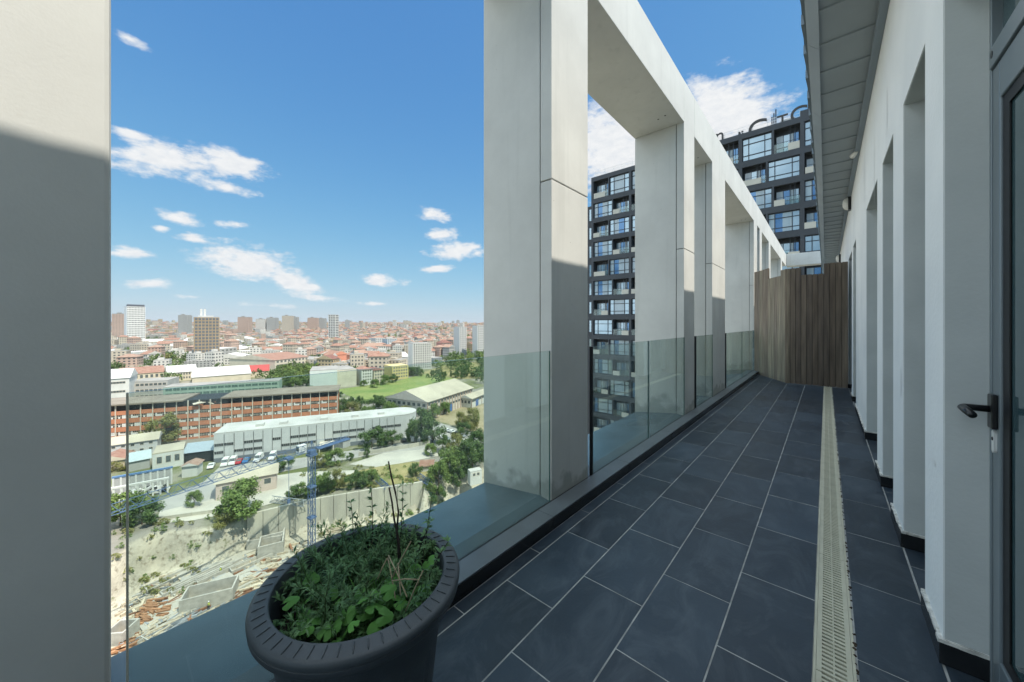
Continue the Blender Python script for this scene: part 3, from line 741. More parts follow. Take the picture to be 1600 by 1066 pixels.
def balcony(kind):
    b_ = MB(); b_.box(0, 1, 1.10, 1.15, 0, 1, 0)
    for q in (.62, .80): b_.box(q - .01, q + .01, .25, .31, 0, 1, 1)
    for q in (.06, .34, .60, .74, .94): b_.box(q - .012, q + .012, .95, 1.05, 0, .80, 1)
    b_.box(.05, .95, .95, 1.06, .79, .83, 1); b_.box(.05, .95, .95, 1.06, .28, .31, 1); b_.box(0, 1, .08, .12, .39, .405, 1)
    pm = MB()
    for (a, b, kk) in ((.07, .33, 0), (.35, .59, 2 if kind else 1), (.61, .73, 0), (.75, .93, 1 if kind else 2)):
        pm.poly([(a, 1.0, 0), (b, 1.0, 0), (b, 1.0, .79), (a, 1.0, .79)], kk)
    a, b = ((0, .42), (.55, .98), (0.03, .8))[kind]
    cm = MB(); cm.box(a, b, -.02, .05, .01, .30)
    g_ = MB(); ga, gb = ((.43, 1), (0, .54), (.81, 1))[kind]; g_.box(ga, gb, .02, .04, .01, .37)
    return b_.mesh('balcony', [M_twd, M_twf]), pm.mesh('window_pane', GM), cm.mesh('cover_panel', M_ac), g_.mesh('balustrade_glass', M_glass)
BAL = [balcony(0), balcony(1), balcony(2)]
def seen(i, k): return (k == 0 and i <= 15) or (k == 1 and i <= 15) or (k >= 2 and i <= 7)
rest = MB(); cheeks = 0
for (i, k, a, b, win) in cells:
    zb, zc = OPEN[i]; S = (b - a, 1, zc - zb)
    if not seen(i, k): rest.box(a, b, TY + .25, TY + .4, zb + .05, zc - .05, 0); continue
    if win:
        fm, pm = VAR[rt.randrange(7)]; o = link('window', fm, tw, Vector((a, TY + .22, zb)) - tw.location, scale=S); link('window_pane', pm, o)
    else:
        b1, p1, c1, g1 = BAL[rt.choice((0, 0, 1, 1, 2))]
        o = link('balcony', b1, tw, Vector((a, TY + .02, zb)) - tw.location, scale=S); link('window_pane', p1, o); link('cover_panel', c1, o); link('balustrade_glass', g1, o)
tag(tl(rest.build('far_window_band', M_cle, tw)), kind='stuff')
sm_ = MB(); sm_.box(0, 1.1, -.05, .05, 0, 2.0, 0); side = sm_.mesh('side_window', M_cle)
for i in range(0, 14): link('side_window', side, tw, Vector((X0 - 1.5, TY + 2.17, TZ - 6.6 - i * 3.27)) - tw.location)
m = MB()
for z in (.35, .7, 1.05): m.box(X0 + .5, X1, TY + .6, TY + .63, TZ + z, TZ + z + .025)
x = X0 + .5
while x < X1: m.box(x, x + .035, TY + .595, TY + .635, TZ, TZ + 1.08); x += 1.6
tl(m.build('roof_railing', M_white, tw))
for (xa, zt_) in ((-5.25, 1.5), (-5.05, 1.9), (-4.85, 2.3)):
    m = MB(); m.box(xa, xa + .12, TY + 1.1, TY + 1.2, TZ, TZ + zt_); tl(m.build('roof_post', M_twf, tw))
m = MB(); m.box(-4.3, -2.9, TY + .8, TY + 2.0, TZ, TZ + .55); tl(m.build('roof_unit', M_white, tw))
m = MB(); m.box(-2.35, X1 - .01, TY + .01, TY + 6, TZ - .02, TZ + .65); tl(m.build('upper_parapet', M_tw, tw))
M_let = mat('bronze_letter', (.055, .050, .046), .45, metal=.3)
def letter(ch, x, top, size):
    cu = bpy.data.curves.new('letter_curve', 'FONT'); cu.body = ch; cu.size = size; cu.extrude = .10; cu.align_x = 'LEFT'
    t = bpy.data.objects.new('tmp', cu); col.objects.link(t); bpy.context.view_layer.update()
    me = bpy.data.meshes.new_from_object(t); bpy.data.objects.remove(t); bpy.data.curves.remove(cu)
    me.materials.clear(); me.materials.append(M_let)
    zt = max(v.co.y for v in me.vertices)
    return link('roof_letter', me, tw, Vector((x, TY + .4, top - zt)) - tw.location, (R(90), 0, 0))
letter('n', -11.5, TZ + 1.15, 2.4); letter('at', -8.75, TZ + .55, .8)
letter('C', -7.75, TZ + 1.35, 3.2); letter('T', -4.65, TZ + 1.0, 1.9); letter('C', -3.4, TZ + 1.45, 2.6); letter('n', -1.8, TZ + 1.7, 2.4)
# ------------------------------------------------------------------ the ground far below: one sheet out to the horizon, with the building pit
GZ = -50.0; PIT = 8.2
def sst(a, b, x):
    t = max(0, min(1, (x - a) / (b - a))); return t * t * (3 - 2 * t)
PITP = [gp(172, 872), gp(200, 846), gp(238, 826), gp(300, 821), gp(345, 818), gp(385, 806), gp(480, 783), gp(580, 766), gp(660, 754), gp(700, 742), gp(745, 729)]
PITP = [(rgt(p), fwd(p)) for p in PITP]; PITP = [(-96, 20), (-95, 60)] + PITP + [(10, 138), (40, 150), (60, 60), (60, 20)]
def inpoly(x, y, P):
    c = False; j = len(P) - 1
    for i in range(len(P)):
        if (P[i][1] > y) != (P[j][1] > y) and x < (P[j][0] - P[i][0]) * (y - P[i][1]) / (P[j][1] - P[i][1]) + P[i][0]: c = not c
        j = i
    return c
def pdist(x, y, P):
    best = 1e9; j = len(P) - 1
    for i in range(len(P)):
        ax, ay = P[j]; bx, by = P[i]; dx, dy = bx - ax, by - ay
        t = max(0, min(1, ((x - ax) * dx + (y - ay) * dy) / (dx * dx + dy * dy + 1e-9)))
        best = min(best, math.hypot(x - ax - t * dx, y - ay - t * dy)); j = i
    return best
def ground(r, fw):
    d = math.hypot(r, fw)
    z = GZ + 37 * sst(650, 2300, fw + .1 * abs(r)) + 6 * sst(1200, 2600, -r * 1.4 + .2 * fw)
    if d > 300: z += 3.0 * sst(300, 700, d) * mnoise.noise(Vector((r / 260, fw / 260, 3)))
    if -130 < r < 90 and 10 < fw < 165 and inpoly(r, fw, PITP):
        e = pdist(r, fw, PITP)
        wd = 4.2 if r < -70 else (.6 if r < -28 else 7)
        n = mnoise.noise(Vector((r / 4, fw / 4, 0))) * 1.6 + mnoise.noise(Vector((r / 1.5, fw / 1.5, 5))) * .5
        z -= PIT * sst(0, wd + n * .6 * (wd > 1), e)
        z += .25 * mnoise.noise(Vector((r / 3, fw / 3, 9))) * (1 + 2.5 * (e < wd))
    return z
def axis(lo, hi, fine, flo, fhi):
    a = []; x = flo
    while x <= fhi: a.append(x); x += fine
    s_ = fine; x = fhi
    while x < hi: s_ *= 1.16; x += s_; a.append(x)
    s_ = fine; x = flo
    while x > lo: s_ *= 1.16; x -= s_; a.insert(0, x)
    return a
rr = axis(-6000, 5000, 1.0, -112, 62); ff = axis(-500, 7000, 1.0, 28, 146)
M_land = bpy.data.materials.new('mixed_ground'); M_land.use_nodes = True
def land_nodes():
    t = M_land.node_tree; b = t.nodes['Principled BSDF']; b.inputs['Roughness'].default_value = .95; b.inputs['Specular IOR Level'].default_value = .1
    n = t.nodes.new; l = t.links.new; tcn = n('ShaderNodeTexCoord')
    def nz(s, d=6):
        q = n('ShaderNodeTexNoise'); q.inputs['Scale'].default_value = s; q.inputs['Detail'].default_value = d; q.inputs['Roughness'].default_value = .62; l(tcn.outputs['Object'], q.inputs['Vector']); return q.outputs['Fac']
    def mixc(f, a, c):
        q = n('ShaderNodeMixRGB'); l(f, q.inputs[0])
        for i, v in ((1, a), (2, c)):
            if isinstance(v, tuple): q.inputs[i].default_value = (*v, 1)
            else: l(v, q.inputs[i])
        return q.outputs[0]
    def rng(f, a, c):
        q = n('ShaderNodeMapRange'); q.inputs['From Min'].default_value = a; q.inputs['From Max'].default_value = c; l(f, q.inputs['Value']); return q.outputs[0]
    town = mixc(rng(nz(.018), .46, .56), (.25, .235, .20), (.13, .15, .06))
    town = mixc(rng(nz(.11), .45, .7), town, (.30, .28, .23))
    pit = mixc(rng(nz(.16, 9), .40, .62), (.52, .48, .38), (.38, .35, .28))
    pit = mixc(rng(nz(.9, 6), .52, .68), pit, (.22, .19, .14))
    pit = mixc(rng(nz(.05, 4), .58, .66), pit, (.58, .52, .41))
    pit = mixc(rng(nz(.3, 7), .64, .72), pit, (.12, .13, .05))
    sx = n('ShaderNodeSeparateXYZ'); l(tcn.outputs['Object'], sx.inputs[0])
    l(mixc(rng(sx.outputs['Z'], -50.25, -50.9), town, pit), b.inputs['Base Color'])
    bp = n('ShaderNodeBump'); bp.inputs['Strength'].default_value = .6; bp.inputs['Distance'].default_value = .4; l(nz(1.2, 8), bp.inputs['Height']); l(bp.outputs[0], b.inputs['Normal'])
land_nodes()
m = MB()
for fw_ in ff:
    for r_ in rr: m.v.append(tuple(rf(r_, fw_, ground(r_, fw_))))
nr = len(rr)
for j in range(len(ff) - 1):
    for i in range(nr - 1): m.f.append((j*nr + i, j*nr + i + 1, (j+1)*nr + i + 1, (j+1)*nr + i)); m.m.append(0)
tag(m.build('ground', M_land, smooth=True), kind='structure')
def sheet(name, px, mt, dz=.06, sub=None):
    m = MB(); m.poly([gp(x, y, GZ) + Vector((0, 0, dz)) for (x, y) in px])
    me = m.mesh(name, mt); bm = bmesh.new(); bm.from_mesh(me); bmesh.ops.triangulate(bm, faces=bm.faces); bm.normal_update()
    for f in bm.faces:
        if f.normal.z < 0: f.normal_flip()
    bm.to_mesh(me); bm.free(); o = link(name, me); tag(o, kind='structure'); return o
M_grass = mat('sports_field_grass', (.13, .20, .045), .95, c2=(.25, .27, .085), scale=.06, detail=8)
M_dryg = mat('dry_grass', (.15, .165, .05), .95, c2=(.36, .29, .14), scale=.14, detail=8)
M_asph = mat('worn_asphalt', (.27, .265, .25), .95, c2=(.38, .37, .33), scale=.12, detail=8)
M_pale = mat('pale_concrete_ground', (.52, .49, .41), .95, c2=(.38, .365, .32), scale=.10, detail=9)
sheet('grass_field', [(525, 609), (619, 596), (659, 585), (716, 592), (690, 600), (637, 614), (608, 618), (570, 631), (539, 616)], M_grass, .10)
sheet('dry_field', [(656, 584), (690, 572), (770, 562), (770, 592), (716, 592)], M_dryg, .09)
sheet('road', [(640, 672), (690, 662), (760, 684), (800, 700), (800, 712), (728, 692), (690, 692), (628, 690)], M_asph, .08)
sheet('street', [(320, 752), (345, 728), (470, 716), (630, 692), (700, 694), (668, 704), (600, 708), (520, 722), (440, 738), (400, 748), (370, 772), (250, 800), (215, 800)], M_asph, .09)
sheet('yard', [(250, 800), (370, 772), (400, 748), (470, 738), (560, 735), (500, 766), (390, 797), (300, 814), (240, 820)], M_pale, .10)
sheet('lot', [(545, 726), (600, 708), (670, 702), (690, 712), (640, 722), (590, 731)], M_pale, .11)
sheet('dry_lawn', [(500, 764), (560, 736), (595, 729), (645, 722), (690, 722), (662, 751), (590, 761)], M_dryg, .12)
sheet('dirt_lot', [(660, 655), (690, 640), (770, 630), (770, 676), (720, 672), (700, 662)], mat('dusty_ground', (.36, .30, .19), .95, c2=(.25, .22, .12), scale=.15), .07)

# ------------------------------------------------------------------ buildings of the town
def wallm(name, c, winc=(.06, .07, .08), su=3.2, sv=3.0, fu=(.25, .72), fv=(.32, .78)):
    """plaster with a regular grid of window openings, for houses whose windows are a pixel or two"""
    m = mat(name, c, .85, var=.07, scale=.35)
    t = m.node_tree; b = t.nodes['Principled BSDF']; n = t.nodes.new; l = t.links.new
    uv = n('ShaderNodeUVMap'); sx = n('ShaderNodeSeparateXYZ'); l(uv.outputs[0], sx.inputs[0])
    def M(op, a, v):
        q = n('ShaderNodeMath'); q.operation = op; l(a, q.inputs[0])
        if isinstance(v, (int, float)): q.inputs[1].default_value = v
        else: l(v, q.inputs[1])
        return q.outputs[0]
    def band(sock, s_, f):
        fr_ = M('FRACT', M('DIVIDE', sock, s_), 0); return M('MULTIPLY', M('GREATER_THAN', fr_, f[0]), M('LESS_THAN', fr_, f[1]))
    k = M('MULTIPLY', band(sx.outputs[0], su, fu), band(sx.outputs[1], sv, fv))
    mi = n('ShaderNodeMixRGB'); old = b.inputs['Base Color'].links[0].from_socket; l(k, mi.inputs[0]); l(old, mi.inputs[1]); mi.inputs[2].default_value = (*winc, 1)
    l(mi.outputs[0], b.inputs['Base Color'])
    return m
def uvbox(m, x0, x1, y0, y1, z0, z1, mi=0):
    """box without bottom, side faces first; uv in metres is added by finish()"""
    a = len(m.f); m.box(x0, x1, y0, y1, z0, z1, mi)
def finish_uv(me):
    uvl = me.uv_layers.new(name='UVMap')
    for p in me.polygons:
        nn = p.normal
        for li in p.loop_indices:
            c = me.vertices[me.loops[li].vertex_index].co
            if abs(nn.z) > .5: uvl.data[li].uv = (0, 0)
            elif abs(nn.y) > abs(nn.x): uvl.data[li].uv = (c.x + 100 * 3.2, c.z)
            else: uvl.data[li].uv = (c.y + 100 * 3.2, c.z)
RT = [mat('terracotta_roof', (.23, .115, .080), .9, c2=(.32, .20, .15), scale=.5, detail=8), mat('faded_terracotta_roof', (.35, .24, .185), .9, c2=(.26, .16, .115), scale=.5), mat('dark_brick_roof', (.19, .092, .072), .9, var=.25, scale=.5)]
M_wroof = mat('white_sheet_roof', (.60, .59, .55), .7, c2=(.42, .41, .38), scale=.10, detail=8)
M_groof = mat('grey_flat_roof', (.33, .32, .29), .9, c2=(.22, .215, .20), scale=.15, detail=8)
M_broof = mat('tan_sheet_roof', (.50, .45, .34), .8, c2=(.38, .34, .26), scale=.12)
M_dark = mat('shadowy_opening', (.025, .028, .03), .6)
M_pane = mat('city_window_pane', (.07, .085, .09), .15, c2=(.14, .16, .16), scale=.5)
M_trim = mat('cream_trim', (.62, .56, .46), .85)
def roofmesh(kind, wd, dp, h, oh=.5):
    """roof solids in local coordinates above height h"""
    m = MB(); x0, x1, y0, y1 = -oh, wd + oh, -oh, dp + oh
    if kind == 'flat': m.box(0, wd, 0, dp, h, h + .35)
    elif kind == 'gable':            # ridge along x
        rz = h + min(dp * .22, 5); ym = dp / 2
        m.poly([(x0, y0, h - .1), (x1, y0, h - .1), (x1, ym, rz), (x0, ym, rz)]); m.poly([(x1, y1, h - .1), (x0, y1, h - .1), (x0, ym, rz), (x1, ym, rz)])
        m.poly([(x0, y1, h - .1), (x0, y0, h - .1), (x0, ym, rz)], 1); m.poly([(x1, y0, h - .1), (x1, y1, h - .1), (x1, ym, rz)], 1)
    elif kind == 'gable_y':
        rz = h + min(wd * .22, 5); xm = wd / 2
        m.poly([(x0, y1, h - .1), (x0, y0, h - .1), (xm, y0, rz), (xm, y1, rz)]); m.poly([(x1, y0, h - .1), (x1, y1, h - .1), (xm, y1, rz), (xm, y0, rz)])
        m.poly([(x0, y0, h - .1), (x1, y0, h - .1), (xm, y0, rz)], 1); m.poly([(x1, y1, h - .1), (x0, y1, h - .1), (xm, y1, rz)], 1)
    else:                            # hip
        rz = h + min(wd, dp) * .24; k = min(wd, dp) * .42
        if wd >= dp: a, b = (x0 + k, dp / 2, rz), (x1 - k, dp / 2, rz)
        else: a, b = (wd / 2, y0 + k, rz), (wd / 2, y1 - k, rz)
        c = [(x0, y0, h - .1), (x1, y0, h - .1), (x1, y1, h - .1), (x0, y1, h - .1)]
        if wd >= dp: m.poly([c[0], c[1], b, a]); m.poly([c[1], c[2], b]); m.poly([c[2], c[3], a, b]); m.poly([c[3], c[0], a])
        else: m.poly([c[0], c[1], a]); m.poly([c[1], c[2], b, a]); m.poly([c[2], c[3], b]); m.poly([c[3], c[0], a, b])
    return m
def bframe(name, lab, cat, L0, R0, group=None, z=GZ):
    A, B = gp(*L0, z), gp(*R0, z); d = B - A
    e = empty(name, (A.x, A.y, z), math.atan2(d.y, d.x), lab, cat, group); return e, d.length, fwd(A)
def windows(e, wd, h, nx, nz, x0=.6, z0=1.0, fx=.55, fz=.5, frame=None, pane=None, off=-.06, rowh=None, skip=None, xs=None):
    """each window its own part (a frame with a pane as its sub-part), meshes shared"""
    bw = (wd - 2 * x0) / nx; bh = rowh or (h - z0) / nz
    w_, h_ = bw * fx, bh * fz
    fm = MB(); t = .12
    fm.box(0, w_, off, .05, -t, 0); fm.box(0, w_, off, .05, h_, h_ + t); fm.box(-t, 0, off, .05, -t, h_ + t); fm.box(w_, w_ + t, off, .05, -t, h_ + t)
    if w_ > 2.2:
        for q in range(1, int(w_ / 1.2)): fm.box(q * w_ / int(w_ / 1.2) - .04, q * w_ / int(w_ / 1.2) + .04, off + .01, .04, 0, h_)
    f = fm.mesh('window', frame or M_trim); pm = MB(); pm.poly([(0, -.01, 0), (w_, -.01, 0), (w_, -.01, h_), (0, -.01, h_)]); p = pm.mesh('pane', pane or M_pane)
    for j in range(nz):
        for i in range(nx):
            if skip and skip(i, j): continue
            o = link('window', f, e, (x0 + i * bw + (bw - w_) / 2, 0, z0 + j * bh + (bh - h_) / 2)); link('pane', p, o)
def block(name, lab, cat, L0, R0, ytop, dp, wm, roof, rm, group=None, nx=0, nz=0, ridgey=False, **kw):
    """a building set on two ground points, its eaves height read off the photo"""
    e, wd, fa = bframe(name, lab, cat, L0, R0, group)
    h = (L0[1] - ytop) * fa / F
    m = MB(); m.box(0, wd, 0, dp, -1.5, h); me = m.mesh('wall', wm); finish_uv(me); link('wall', me, e)
    rmesh = roofmesh(roof, wd, dp, h); link('roof', rmesh.mesh('roof', [rm, wm]), e)
    if nx: windows(e, wd, h, nx, nz, **kw)
    return e, wd, h
def wm(name, c, **k): return wallm(name, c, **k)
def plain(name, c, var=.1): return mat(name, c, .85, var=var, scale=.25, detail=8)
W_white = plain('white_render', (.62, .62, .58)); W_cream = plain('cream_render', (.58, .52, .40)); W_grey = plain('grey_render', (.40, .40, .38))
W_mint = plain('pale_mint_cladding', (.56, .62, .58), .05); W_green = plain('green_glazed_wall', (.30, .40, .33)); W_coral = plain('coral_render', (.62, .26, .17), .06)
W_yel = plain('yellow_render', (.60, .50, .22)); W_pink = plain('pinkish_render', (.56, .46, .40)); W_lgrey = plain('light_grey_cladding', (.54, .545, .53), .05); W_blue = plain('pale_blue_render', (.42, .48, .53))

# 1 the long orange brick factory
M_brick = mat('orange_brick', (.58, .24, .13), .9, c2=(.46, .19, .105), scale=.35, detail=9)
e, wd, fa = bframe('brick_factory', 'long derelict orange brick factory with cream pilasters and a dark open top storey', 'factory', (118, 704), (527, 664))
HB = 17.6; NBAY = 24; bw = wd / NBAY; DP = 17
m = MB(); m.box(0, wd, .5, DP, -1, HB - 3.2); link('wall', m.mesh('wall', M_brick), e)
for j in range(4):                                   # spandrels stand proud, window bands between them
    m = MB(); m.box(-.2, wd + .2, 0, .5, j * 3.55 + 1.55 + (0 if j else -1.5), j * 3.55 + 3.55 if j else 1.9); 
for j in range(5):
    m = MB(); z0 = -.5 if j == 0 else j * 3.5 - 1.15; z1 = .9 if j == 0 else j * 3.5 + .75
    m.box(-.1, wd + .1, .12, .51, z0, min(z1, HB - 3.1)); link('spandrel', m.mesh('spandrel', M_brick), e)
for i in range(NBAY + 1):
    m = MB(); m.box(i * bw - .15, i * bw + .15, -.02, .6, -.5, HB - .5)
    if i == 0: pil = m.mesh('pilaster', M_trim)
    link('pilaster', pil, e, (i * bw, 0, 0)) if i else link('pilaster', pil, e)
rf_ = random.Random(3); pm = []
for q in range(3):
    m = MB(); n = 6; m.box(.3, bw - .3, .3, .46, 0, 1.55, 0)
    for k in range(n + 1): m.box(.25 + k * (bw - .5) / n - .05, .25 + k * (bw - .5) / n + .05, .24, .3, 0, 1.55, 1)
    m.box(.25, bw - .25, .23, .3, .7, .8, 1)
    for k in range(n):
        if rf_.random() < (.2, .5, .8)[q]: m.box(.3 + k * (bw - .5) / n, .2 + (k + 1) * (bw - .5) / n, .26, .29, 0, .7 if rf_.random() < .6 else 1.5, 2)
    pm.append(m.mesh('window', [M_dark, M_trim, M_white]))
for j in range(4):
    for i in range(NBAY): link('window', pm[rf_.randrange(3)], e, (i * bw, 0, j * 3.5 + .85))
m = MB(); m.box(0, wd, 1.2, DP, HB - 3.2, HB - .6); link('top_storey', m.mesh('top_storey', M_dark), e)
m = MB(); m.box(-.6, wd * .36, -.8, DP + .5, HB - .6, HB); m.box(wd * .50, wd + .6, -.8, DP + .5, HB - .6, HB); link('roof', m.mesh('roof', mat('brown_roof_slab', (.20, .165, .13), .9, c2=(.28, .24, .19), scale=.2)), e)
m = MB(); rr_ = random.Random(8)
for k in range(46):                                   # collapsed stretch of the roof
    x = wd * .36 + rr_.uniform(0, wd * .15); y = rr_.uniform(0, DP); s_ = rr_.uniform(.6, 2.4)
    T = Matrix.Translation((x, y, HB - 2.6 + rr_.uniform(-.2, .9))) @ Matrix.Rotation(rr_.uniform(0, 3), 4, 'Z') @ Matrix.Rotation(rr_.uniform(-.6, .6), 4, 'X')
    m.box(-s_, s_, -s_ * .7, s_ * .7, -.15, .15, rr_.randrange(2), T)
tag(link('collapsed_roof', m.mesh('collapsed_roof', [M_trim, M_brick]), e), kind='stuff')
# 2 the long white depot in front of it
e, wd, h = block('depot_building', 'long pale grey depot with white roof and rounded right end before the brick factory', 'depot', (334, 724), (627, 687), 679, 15, W_lgrey, 'flat', M_wroof)
nb = 22; bw = wd / nb; fm = MB(); fm.box(0, .14, -.08, .02, .2, h - .3); f1 = fm.mesh('panel_joint', M_gasket)
for i in range(1, nb): link('panel_joint', f1, e, (i * bw, 0, 0))
w1 = MB(); w1.box(.2, bw - .2, -.06, .03, 0, .95, 0); w1.box(.1, bw - .1, -.09, .03, -.1, 0, 1); w1.box(.1, bw - .1, -.09, .03, .95, 1.05, 1)
for k in range(1, 4): w1.box(.2 + k * (bw - .4) / 4 - .05, .2 + k * (bw - .4) / 4 + .05, -.08, .02, 0, .95, 1)
w1 = w1.mesh('window', [M_dark, W_grey])
for i in range(nb):
    if i % 3 == 2 and i % 2: continue
    for z in (3.2, 6.0):
        if (i * 7 + int(z)) % 5: link('window', w1, e, (i * bw, 0, z))
m = MB(); m.box(-.02, wd, -.1, .02, -.5, 1.7); link('plinth', m.mesh('plinth', plain('dark_grey_plinth', (.17, .19, .21))), e)
m = MB(); m.lathe([(7.5, -1), (7.5, h)], 24, 0, (wd, 7.5)); link('rounded_end', m.mesh('rounded_end', W_lgrey), e)
m = MB(); m.lathe([(0, h + .37), (7.55, h + .37), (7.55, h - .05)], 24, 0, (wd, 7.5)); link('rounded_roof', m.mesh('rounded_roof', M_wroof), e)
for x in (.18, .30, .52, .70, .86):
    m = MB(); m.box(0, 2.6, 4, 7, h + .35, h + 1.3); link('roof_hatch', m.mesh('roof_hatch', M_wroof), e, (wd * x, 0, 0))
m = MB(); m.box(wd * .52, wd * .60, -5, -.05, 2.9, 3.2); m.box(wd * .52, wd * .525, -5, -4.8, -.5, 2.9); m.box(wd * .595, wd * .6, -5, -4.8, -.5, 2.9); link('canopy', m.mesh('canopy', M_trim), e)

HERO = [
 # name, label, category, left base, right base, top y, depth, wall, roof, roof material, windows
 ('glazed_office', 'long pale green glazed office block behind the brick factory', 'office', (255, 631), (436, 618), 606, 14, W_green, 'flat', M_groof, 16, 3),
 ('sawtooth_hall', 'white hall with slanted louvre strips at the far left behind the brick factory', 'factory', (140, 640), (202, 634), 594, 22, W_white, 'gable', M_wroof, 1, 3),
 ('workshop_hall', 'grey workshop with rows of dark window strips between white hall and green office', 'workshop', (202, 628), (262, 624), 598, 18, W_grey, 'flat', M_groof, 8, 3),
 ('clad_warehouse', 'blank pale mint clad warehouse standing by the grass field', 'warehouse', (484, 610), (527, 607), 580, 30, W_mint, 'flat', M_groof, 0, 0),
 ('rendered_warehouse', 'tall blank cream warehouse joined to the right of the mint one', 'warehouse', (527, 606), (557, 603), 579, 30, plain('beige_render', (.56, .53, .42)), 'flat', M_groof, 0, 0),
 ('apartment_house', 'white stepped apartment house with small windows right of the cream warehouse', 'apartments', (565, 603), (582, 601), 578, 14, W_white, 'hip', RT[0], 4, 5),
 ('apartment_house', 'cream and white apartment house left of the yellow building', 'apartments', (584, 600), (598, 598), 579, 14, W_cream, 'hip', RT[2], 3, 4),
 ('yellow_school', 'plain yellow block with rows of small windows at the edge of the field', 'school', (613, 594), (638, 591), 573, 16, W_yel, 'flat', W_yel, 6, 4),
 ('coral_hall', 'coral red hall with red pitched roof behind the cream warehouse', 'hall', (581, 573), (601, 570), 556, 40, W_coral, 'gable_y', RT[0], 0, 0),
 ('coral_hall', 'smaller coral red hall farther left beside a grey annexe', 'hall', (521, 568), (545, 566), 555, 30, W_coral, 'gable_y', RT[0], 0, 0),
 ('beige_factory', 'big beige factory with blind windows and orange roof on the hillside', 'factory', (430, 583), (482, 575), 563, 60, plain('pale_beige_render', (.60, .55, .44)), 'gable', RT[0], 9, 3),
 ('beige_annexe', 'beige flat annexe at the right end of the big beige factory', 'factory', (483, 576), (515, 572), 562, 40, W_cream, 'flat', M_groof, 5, 3),
 ('slab_block', 'pale blue grey apartment slab, left of three by the red roofed hall', 'apartments', (565, 548), (583, 547), 529, 16, W_blue, 'flat', M_groof, 6, 6),
 ('slab_block', 'pale blue grey apartment slab, middle of three by the red roofed hall', 'apartments', (587, 548), (602, 547), 529, 16, W_lgrey, 'flat', M_groof, 5, 6),
 ('slab_block', 'pale blue grey apartment slab, right of three by the red roofed hall', 'apartments', (605, 549), (620, 548), 530, 16, W_blue, 'flat', M_groof, 5, 6),
 ('long_school', 'long white building with a flat orange roof in front of the three slabs', 'school', (566, 557), (603, 555), 542, 20, W_white, 'hip', RT[1], 10, 3),
 ('apartment_house', 'pinkish red apartment house standing among dark trees at the right', 'apartments', (690, 556), (706, 555), 536, 18, plain('rose_render', (.45, .24, .21)), 'hip', RT[2], 5, 6),
 ('glass_office', 'low dark glass office beside the round cornered white tower', 'office', (676, 569), (691, 567), 560, 18, plain('blue_grey_glass', (.16, .22, .26)), 'flat', M_groof, 5, 2),
 ('white_hall', 'broad low hall with a white vaulted roof beside the coral hall', 'hall', (604, 565), (640, 563), 559, 50, W_grey, 'gable', M_wroof, 0, 0),
 ('white_hall', 'low hall with white roof behind the mint warehouse', 'hall', (548, 574), (590, 572), 567, 45, W_grey, 'gable_y', M_wroof, 0, 0),
 ('white_hall', 'very long low hall with white roof behind the green office', 'hall', (300, 606), (392, 598), 590, 50, W_cream, 'gable', M_wroof, 0, 0),
 ('white_hall', 'cream walled hall with ribbed white roof, left of the very long white roof', 'hall', (262, 597), (308, 593), 583, 30, W_cream, 'gable', M_wroof, 10, 2),
 ('red_roof_shed', 'long shed with bright orange tiled roof behind the grey workshop', 'shed', (190, 598), (258, 592), 586, 26, W_cream, 'gable', RT[0], 8, 1),
 ('red_roof_shed', 'shed with dark red sheet roof at the right end of the very long white roof', 'shed', (390, 590), (420, 588), 581, 24, W_cream, 'gable', mat('red_sheet_roof', (.36, .06, .05), .6), 0, 0),
 ('office_block', 'beige office block with blue glass end near the orange roofed gable', 'office', (385, 578), (403, 577), 563, 18, W_cream, 'flat', M_groof, 0, 0),
 ('glass_office', 'narrow dark blue glass office tower joined to the beige block', 'office', (404, 577), (419, 575), 556, 18, plain('deep_blue_glass', (.06, .12, .18)), 'flat', M_groof, 4, 4),
 ('white_shed', 'long white walled shed with small arched openings at the far left', 'shed', (172, 568), (208, 565), 553, 22, W_white, 'flat', M_groof, 6, 1),
 ('white_shed', 'white shed with dark louvred front left of the dark towers trees', 'shed', (208, 566), (246, 562), 551, 22, W_lgrey, 'flat', M_wroof, 8, 1),
 ('concrete_cube', 'small concrete cube building at the foot of the dark gridded tower', 'building', (314, 566), (329, 565), 548, 14, W_pink, 'flat', M_groof, 2, 3),
 ('concrete_cube', 'grey concrete building right of the small cube by the dark gridded tower', 'building', (331, 566), (370, 560), 547, 24, W_grey, 'flat', M_wroof, 6, 3),
]
for (nm, lab, cat, L0, R0, yt, dp, wmt, rk, rmt, nx, nz) in HERO:
    kw = {}
    if nm == 'sawtooth_hall': kw = dict(fx=.9, fz=.22, x0=1)
    if nm == 'glazed_office': kw = dict(fx=.86, fz=.5, x0=.8, z0=.6, frame=W_green, pane=mat('green_pane', (.09, .15, .13), .2))
    if nm == 'workshop_hall': kw = dict(fx=.8, fz=.4)
    block(nm, lab, cat, L0, R0, yt, dp, wmt, rk, rmt, None, nx, nz, **kw)

